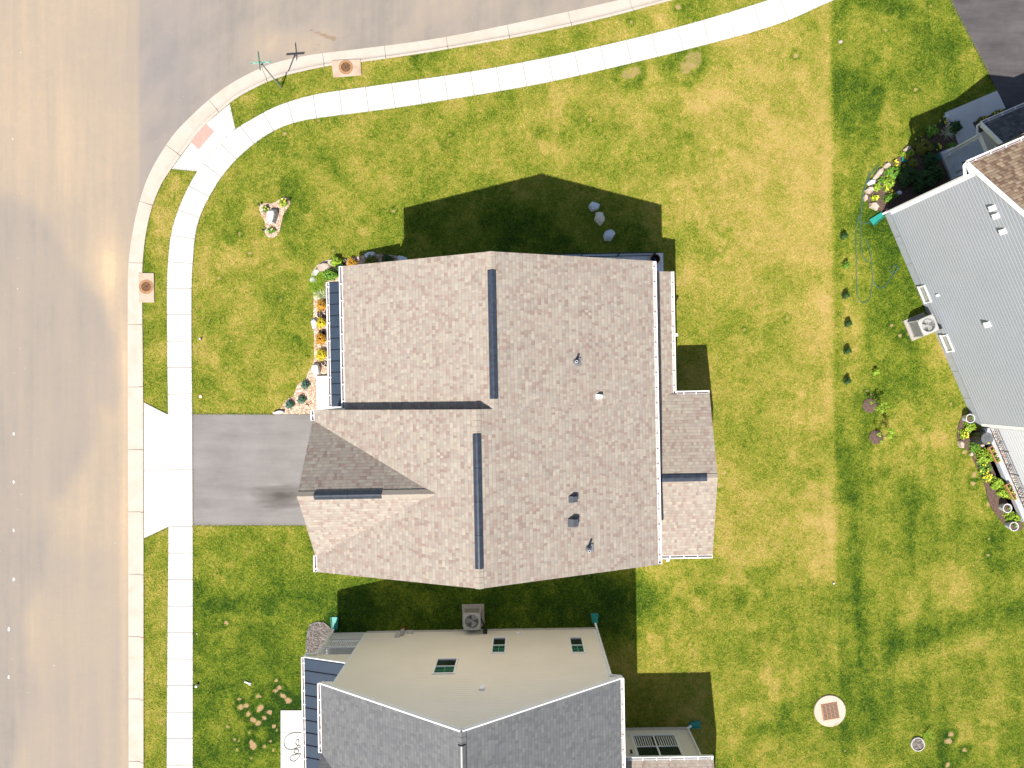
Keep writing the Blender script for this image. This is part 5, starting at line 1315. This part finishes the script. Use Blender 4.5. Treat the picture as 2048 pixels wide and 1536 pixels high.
shrub('flowering_plant', 1961, 241, .50, .26, 200, .07, M['olive'], 'orange flowers along the porch edge near the downspout', 'flower', F_, .6, 25, M['bloomo'], 9)
shrub('flowering_plant', 1991, 228, .60, .26, 200, .07, M['olive'], 'yellow flowers along the porch edge nearer the driveway', 'flower', F_, .5, 25, M['bloom'], 8)
shrub('leafy_plant', 1817, 308, .36, .24, 140, .12, M['lime'], 'bright green leafy plant beside the rounded top stone', 'plant', F_)
shrub('leafy_plant', 1804, 311, .30, .20, 110, .10, M['lime'], 'small bright green plant below the rounded top stone', 'plant', F_)
shrub('flowering_plant', 1788.5, 327.5, .34, .20, 100, .07, M['olive'], 'yellow flowers beside the greyish edging stone', 'flower', F_, bloom=M['bloom'], nb=8)
shrub('flowering_plant', 1805, 336, .36, .22, 110, .07, M['green'], 'yellow flowers beside the round olive shrub', 'flower', F_, bloom=M['bloom'], nb=7)
shrub('leafy_plant', 1783, 346, .86, .26, 420, .12, M['green'], 'wide leafy green plant in the sunny flower bed', 'plant', F_, .75, 40)
shrub('leafy_plant', 1799, 351, .42, .26, 160, .11, M['lime'], 'lime leafy plant at the shadow edge of the bed', 'plant', F_, .6, 40)
shrub('leafy_plant', 1774, 367, .62, .24, 280, .11, M['lime'], 'green rosette plants in the lower sunny bed', 'plant', F_)
shrub('flowering_plant', 1769, 379, .32, .24, 90, .07, M['green'], 'yellow flowers in the lower sunny bed', 'flower', F_, bloom=M['bloom'], nb=7)
shrub('leafy_plant', 1751, 376, .44, .20, 160, .10, M['lime'], 'lime green plant beside the pale edging stone', 'plant', F_)
shrub('flowering_plant', 1747.5, 396.5, .46, .18, 160, .08, M['lime'], 'yellow flowering plant beside the narrow tan stone', 'flower', F_, .7, 20, M['bloom'], 10)
shrub('flowering_plant', 1782, 386.5, .34, .22, 120, .08, M['olive'], 'yellow flowers above the clipped hedge plant', 'flower', F_, bloom=M['bloom'], nb=5)
shrub('hedge_plant', 1776, 397, .80, .42, 800, .06, M['green'], 'long clipped green hedge plant at the lower shadow edge', 'shrub', F_, .45, 22)
shrub('leafy_plant', 1760, 362, .4, .2, 130, .1, M['green'], 'small green plant beside the grey squarish stone', 'plant', F_)
R_ = 'plants in the bed below the grey house'
shrub('leafy_plant', 1936, 852, .62, .36, 420, .09, M['lime'], 'lime green plant between the upper white pot and the barrel', 'plant', R_)
shrub('flowering_plant', 1924.5, 868, .48, .26, 220, .08, M['lime'], 'golden flowers left of the black rain barrel', 'flower', R_, bloom=M['bloom'], nb=14)
shrub('leafy_plant', 1945, 893, .56, .26, 260, .09, M['green'], 'green plant just below the black rain barrel', 'plant', R_)
shrub('leafy_plant', 1965, 912, .95, .40, 850, .10, M['lime'], 'large lime green mound beside the upper terracotta trough', 'plant', R_, .8)
shrub('flowering_plant', 1965, 934, .7, .30, 360, .08, M['green'], 'green plant with yellow flowers below the large lime mound', 'flower', R_, bloom=M['bloom'], nb=8)
shrub('flowering_plant', 1969, 952, .56, .26, 200, .08, M['lime'], 'cluster of bright yellow flowers halfway down the lower bed', 'flower', R_, bloom=M['bloom'], nb=18)
shrub('leafy_plant', 1990, 966, .78, .30, 420, .13, M['lime'], 'lime leafy plant below the yellow flower cluster', 'plant', R_, .8)
shrub('leafy_plant', 2005, 985, .80, .30, 380, .12, M['lime'], 'lime leafy plant beside the lower terracotta trough', 'plant', R_, .7, -30)
shrub('leafy_plant', 2020, 1033, .80, .34, 460, .12, M['lime'], 'lime leafy plant between the two lower white pots', 'plant', R_, .7)
# young shrubs on the lot line
L_ = 'young shrubs in a row on the lot line'
for k, (px, py) in enumerate(((1684, 474), (1688, 532), (1687, 592), (1692, 648), (1690, 702), (1690, 762))):
    lab = ['topmost small round shrub of the row on the lot line, level with the hose reel', 'second small round shrub of the row, left of the long hose loop', 'third small round shrub of the row, left of the hose bend', 'fourth small round shrub of the row, level with the air conditioner', 'fifth small round shrub of the row, above the last one', 'lowest small round shrub of the row on the lot line'][k]
    shrub('young_shrub', px, py, .34, .50, 420, .06, M['dkgreen'] if k != 1 else M['green'], lab, 'shrub', L_)
shrub('young_shrub', 1748, 744, .34, .30, 200, .09, M['lime'], 'bright lime plant alone on the lawn right of the shrub row', 'plant')
def sapling(px, py, label, seed):
    r2 = random.Random(seed); t = empty('sapling', at(px, py), 0, label, 'sapling', 'saplings in mulch rings on the lawn')
    mb = MB(); mb.lathe([(.34, -.03), (.36, .04), (.30, .06), (.06, .09)], (0, 0), 22); mb.build('mulch_ring', M['mulch'], t)
    mb = MB(); mb.tube([(.05, .08, 0), (.07, .10, .5), (.06, .1, 1.05)], [.02, .014, .006], 6)
    ends = []
    for k in range(7):
        a = r2.uniform(0, 6.28); z = r2.uniform(.3, .9); e = (.06 + .32 * math.cos(a), .1 + .32 * math.sin(a), z + .28); mb.tube([(.06, .1, z), e], [.008, .004], 4); ends.append(e)
    mb.build('trunk', M['mulch'], t)
    mb = MB()
    for e in ends + [(.06, .1, 1.05)]: leafy(mb, e[0], e[1], e[2] - .08, .13, .13, .16, 26, .08, r2)
    mb.build('crown', M['lime'], t)
sapling(1739, 811, 'upper leafy sapling in a brown mulch ring', 5); sapling(1752, 874, 'lower leafy sapling in a brown mulch ring', 8)
t = empty('planter_ring', at(1834, 1487), 0, 'round grey planter ring filled with mulch on the lower right lawn', 'planter')
mb = MB(); mb.lathe([(.34, -.05), (.345, .10), (.31, .11), (.30, .03)], (0, 0), 28); mb.build('ring', M['found'], t)
mb = MB(); mb.lathe([(.30, .0), (.28, .055), (.1, .075)], (.0, .0), 20); mb.build('mulch', M['mulchg'], t)
grassy('weed_tuft', 1851, 1468, 60, .5, M['lime'], 'tall lime weed tuft beside the round planter ring', 'plant', None, .02, 1.2, .4)
mb = MB(); mb.tube([(0, 0, 0), (.02, .02, .5)], .012, 6); o = mb.build('wooden_stake', M['terra'], None, (0, 0, 0)); o.location = at(1666, 1451); o.rotation_euler = (R(10), R(12), 0); tag(o, 'thin stake at the lower rim of the round yard drain', 'stake')

# ------------------------------------------------------------------ pots, barrel, bucket, porch things
def pot(px, py, label):
    t = empty('plant_pot', at(px, py), 0, label, 'plant pot', 'tall white pots in the lower bed')
    mb = MB(); mb.lathe([(.13, .0), (.145, .02), (.21, .46), (.225, .47), (.225, .50), (.195, .50), (.19, .42)], (0, 0), 24); mb.build('pot_body', M['potwhite'], t, smooth=False)
    mb = MB(); mb.lathe([(.19, .40), (.17, .44), (.05, .455)], (0, 0), 18); mb.build('soil', M['mulch'], t)
    mb = MB(); r2 = random.Random(int(px)); leafy(mb, .06, .05, .44, .12, .12, .14, 22, .07, r2); mb.build('foliage', M['green'], t)
pot(1928, 836, 'white pot at the top of the lower bed by the wall corner'); pot(2001, 1013, 'middle white pot below the lime leafy plants'); pot(2014, 1049, 'lowest white pot at the bottom tip of the lower bed')
t = empty('rain_barrel', at(1948, 874), 0, 'black ribbed rain barrel with grey lid at the grey wall corner', 'barrel')
mb = MB(); pr_ = []
for k in range(7): z = .05 + k * .13; pr_ += [(.27 + .035 * math.sin(math.pi * k / 6), z), (.29 + .035 * math.sin(math.pi * k / 6), z + .04), (.27 + .035 * math.sin(math.pi * k / 6), z + .09)]
mb.lathe([(.25, 0)] + pr_ + [(.27, .96)], (0, 0), 28); mb.build('drum', M['barrel'], t, smooth=True)
mb = MB(); mb.lathe([(.29, .955), (.30, .98), (.28, 1.0), (.24, .985), (.02, .985)], (0, 0), 28); mb.box(-.12, -.10, .985, .12, .10, 1.0)
for k in range(4): mb.box(-.11 + k * .06, -.09, 1.0, -.08 + k * .06, .09, 1.008)
mb.mat(1).box(.0, -.25, .99, .10, -.20, 1.005); mb.build('lid', [m_plain('grey_lid', (.10, .105, .11), .5), M['bloom']], t)
def trough(px, py, label):
    t = empty('planter_trough', at(px, py, .3), T3 + R(-90) + R(90) + R(4), label, 'planter', 'terracotta troughs on the edging wall')
    mb = MB(); a, b, h = .10, .42, .20
    mb.hexa([(-a * .8, -b * .94, 0), (a * .8, -b * .94, 0), (a * .8, b * .94, 0), (-a * .8, b * .94, 0)], [(-a, -b, h), (a, -b, h), (a, b, h), (-a, b, h)])
    for s2 in (-1, 1): mb.box(s2 * a - .015, -b - .015, h - .04, s2 * a + .015, b + .015, h + .02); mb.box(-a, s2 * b - .015, h - .04, a, s2 * b + .015, h + .019)
    mb.build('trough', M['terra'], t)
    mb = MB(); mb.box(-a + .017, -b + .017, h - .01, a - .017, b - .017, h + .006); mb.build('soil', M['mulchd'], t)
    mb = MB(); r2 = random.Random(int(py))
    for k in range(3): leafy(mb, 0, -.3 + k * .28, h, .1, .1, .12, 30, .06, r2)
    mb.build('foliage', M['lime'], t)
    mb = MB()
    for k in range(8): x = r2.uniform(-.08, .08); y = r2.uniform(-.36, .3); mb.hexa([(x + .02 * math.cos(q), y + .02 * math.sin(q), h + .10) for q in (0, 1.57, 3.14, 4.7)], [(x + .035 * math.cos(q), y + .035 * math.sin(q), h + .14) for q in (0, 1.57, 3.14, 4.7)])
    mb.build('blossom', M['bloomp'], t)
trough(1984, 908, 'upper terracotta trough of flowers on the edging wall'); trough(2018, 982, 'lower terracotta trough of plants on the edging wall')
t = empty('bucket', rot((6.52, 6.08, .135), T1), T1, 'dark bucket with orange rim on the corner of the stairwell', 'bucket')
mb = MB(); mb.lathe([(.17, 0), (.18, .02), (.225, .44), (.20, .44), (.165, .05)], (0, 0), 26); mb.build('bucket_body', M['black'], t)
mb = MB(); mb.lathe([(.222, .425), (.255, .435), (.255, .455), (.222, .46)], (0, 0), 26).f.pop(); mb.f.pop(-26 * 0 - 1) if False else None
ring = MB(); ring.tube([(.236 * math.cos(2 * math.pi * j / 26), .236 * math.sin(2 * math.pi * j / 26), .445) for j in range(27)], .018, 6, False); ring.build('rim', M['orange'], t)
mb = MB(); mb.hexa([(-.1, -.08, .06), (.09, -.1, .06), (.1, .09, .06), (-.08, .1, .06)], [(-.07, -.06, .25), (.08, -.05, .22), (.06, .08, .27), (-.05, .07, .2)]); mb.build('blue_contents', M['blue'], t)
t_ = on3(1922, 322, .45)
def pb_(mb):
    mb.box(-.34, -.2, .2, .34, .2, .62); mb.mat(1).box(-.22, -.10, .621, -.06, .08, .63); mb.mat(0)
    mb.box(-.36, -.22, .58, -.24, .22, .66); mb.box(-.23, .12, .58, .36, .22, .66); mb.box(-.23, -.22, .58, .36, -.12, .66)
tri('porch_box', pb_, o3(pW + .55, N3 + .75), T3, [M['potwhite'], M['acdark']], 'white box with a dark square opening on the shaded porch', 'box')
t = empty('flower_pot', at(1805, 321), 0, 'small blue pot of orange flowers on the shadow line', 'plant pot')
mb = MB(); mb.lathe([(.10, 0), (.15, .22), (.13, .22), (.12, .17)], (0, 0), 16); mb.build('pot_body', M['teal'], t)
mb = MB(); leafy(mb, .02, .03, .2, .14, .14, .12, 40, .06, random.Random(4)); mb.build('foliage', M['green'], t)
mb = MB(); leafy(mb, .03, .06, .26, .11, .11, .10, 26, .06, random.Random(5)); mb.build('blossom', M['bloomo'], t)

# ------------------------------------------------------------------ hoses
def hose(paths, r, mat, label, name='garden_hose', z=.03):
    base = at(*paths[0][0]); mb = MB()
    for p in paths:
        P = smooth_line([(q[0], q[1]) for q in p], 3); mb.tube([at(x, y, 0) - base + Vector((0, 0, z + .01 * math.sin(i * .7))) for i, (x, y) in enumerate(P)], r, 6)
    o = mb.build(name, mat, None, (0, 0, 0)); o.location = base; tag(o, label, 'hose'); return o
hose([[(1737, 351), (1745, 343), (1758.6, 331), (1754, 333), (1748, 338), (1740, 351), (1730.5, 369.6), (1724, 387), (1722, 416), (1720.5, 450), (1721, 462), (1722, 509), (1728, 516), (1736, 525)],
      [(1738, 343), (1735, 355), (1731, 370), (1723.5, 395), (1722.5, 430), (1716, 435), (1710.5, 458.6), (1712.5, 537), (1712.5, 595), (1726, 609), (1742, 595), (1744.7, 556), (1741.8, 509), (1732, 478)],
      [(1744.7, 556), (1746, 566), (1757, 577.5), (1769, 574), (1781, 556), (1796, 537), (1794, 530), (1786, 532), (1778, 543), (1781, 546), (1792, 542), (1798, 536)],
      [(1716, 430), (1715, 440), (1724, 447), (1738, 446), (1748, 441), (1758, 428)]], .019, M['hosegreen'], 'green garden hose in long loops on the lawn left of the grey wall')
hose([[(602, 1464), (592, 1464), (581, 1466), (571, 1474), (568, 1484), (571, 1494), (581, 1499), (592, 1496), (599, 1488), (598, 1476), (593, 1479), (592, 1487), (597, 1491), (602, 1489)],
      [(602, 1493), (590, 1497), (588, 1503), (594, 1507), (599, 1503), (597, 1497), (590, 1498)], [(602, 1506), (590, 1508), (581, 1512), (581, 1519), (588, 1522), (595, 1518), (602, 1508)]], .012, M['hoseblack'], 'thin dark hose coiled on the white entrance pad', z=.07)

# ------------------------------------------------------------------ blades of the lawn, kept off everything built on it
BLADE_SKIP += [[tuple(p) for p in w_out] + [tuple(p) for p in reversed(w_in)], AREA]
for q in ([(460, 205), (474, 258), (433, 297), (395, 346), (341, 338), (393, 268), (413.5, 244)], [(384, 827), (660, 828), (660, 1052), (384, 1052)], [(287, 803), (338, 827), (338, 1055), (287, 1078)],
          [(560, 1418), (660, 1418), (660, 1540), (560, 1540)], [(1878, -60), (1898, 0), (1950, 100), (1973, 143), (2010, 217), (2060, 320), (2300, 250), (2200, -60)],
          [(1886, 226), (1993, 179), (2013, 217), (1944, 250), (1966, 281), (1921, 303), (1905, 270)], [(662, 120), (725, 118), (726, 154), (665, 158)], [(276, 544), (312, 545), (313, 607), (277, 607)]): BLADE_SKIP.append(pxw(q))
BLADE_SKIP.append([(at(1659, 1421).x + .8 * math.cos(t), at(1659, 1421).y + .8 * math.sin(t)) for t in [k * .3 for k in range(21)]])
def foot(th, x0, y0, x1, y1): BLADE_SKIP.append([tuple(rot((x, y, 0), th)[:2]) for x, y in ((x0, y0), (x1, y0), (x1, y1), (x0, y1))])
foot(T1, xw, ym, xe - .3, yn - .3); foot(T1, xsw + .2, ys + .3, xe - .3, ym); foot(T1, 4.9, by1 + .3, bx - .3, by0 - .3); foot(T1, 1.0, 4.7, 7.05, 6.48); foot(T1, -10.6, -1.2, -8.3, .65)
foot(T2, X2w - 1.2, Y2 - 12, X2e, Y2); foot(T2, X2e - .1, sy - 8, sxe.x, sy); foot(T3, X3, S3, X3 + 13, N3); foot(T3, X3 + .1, S3 - 9, X3 + 9, S3); foot(T3, pW - .2, N3, pe, pN - .1); foot(T3, X3 - 1.25, a3.y - .55, X3, a3.y + .55)
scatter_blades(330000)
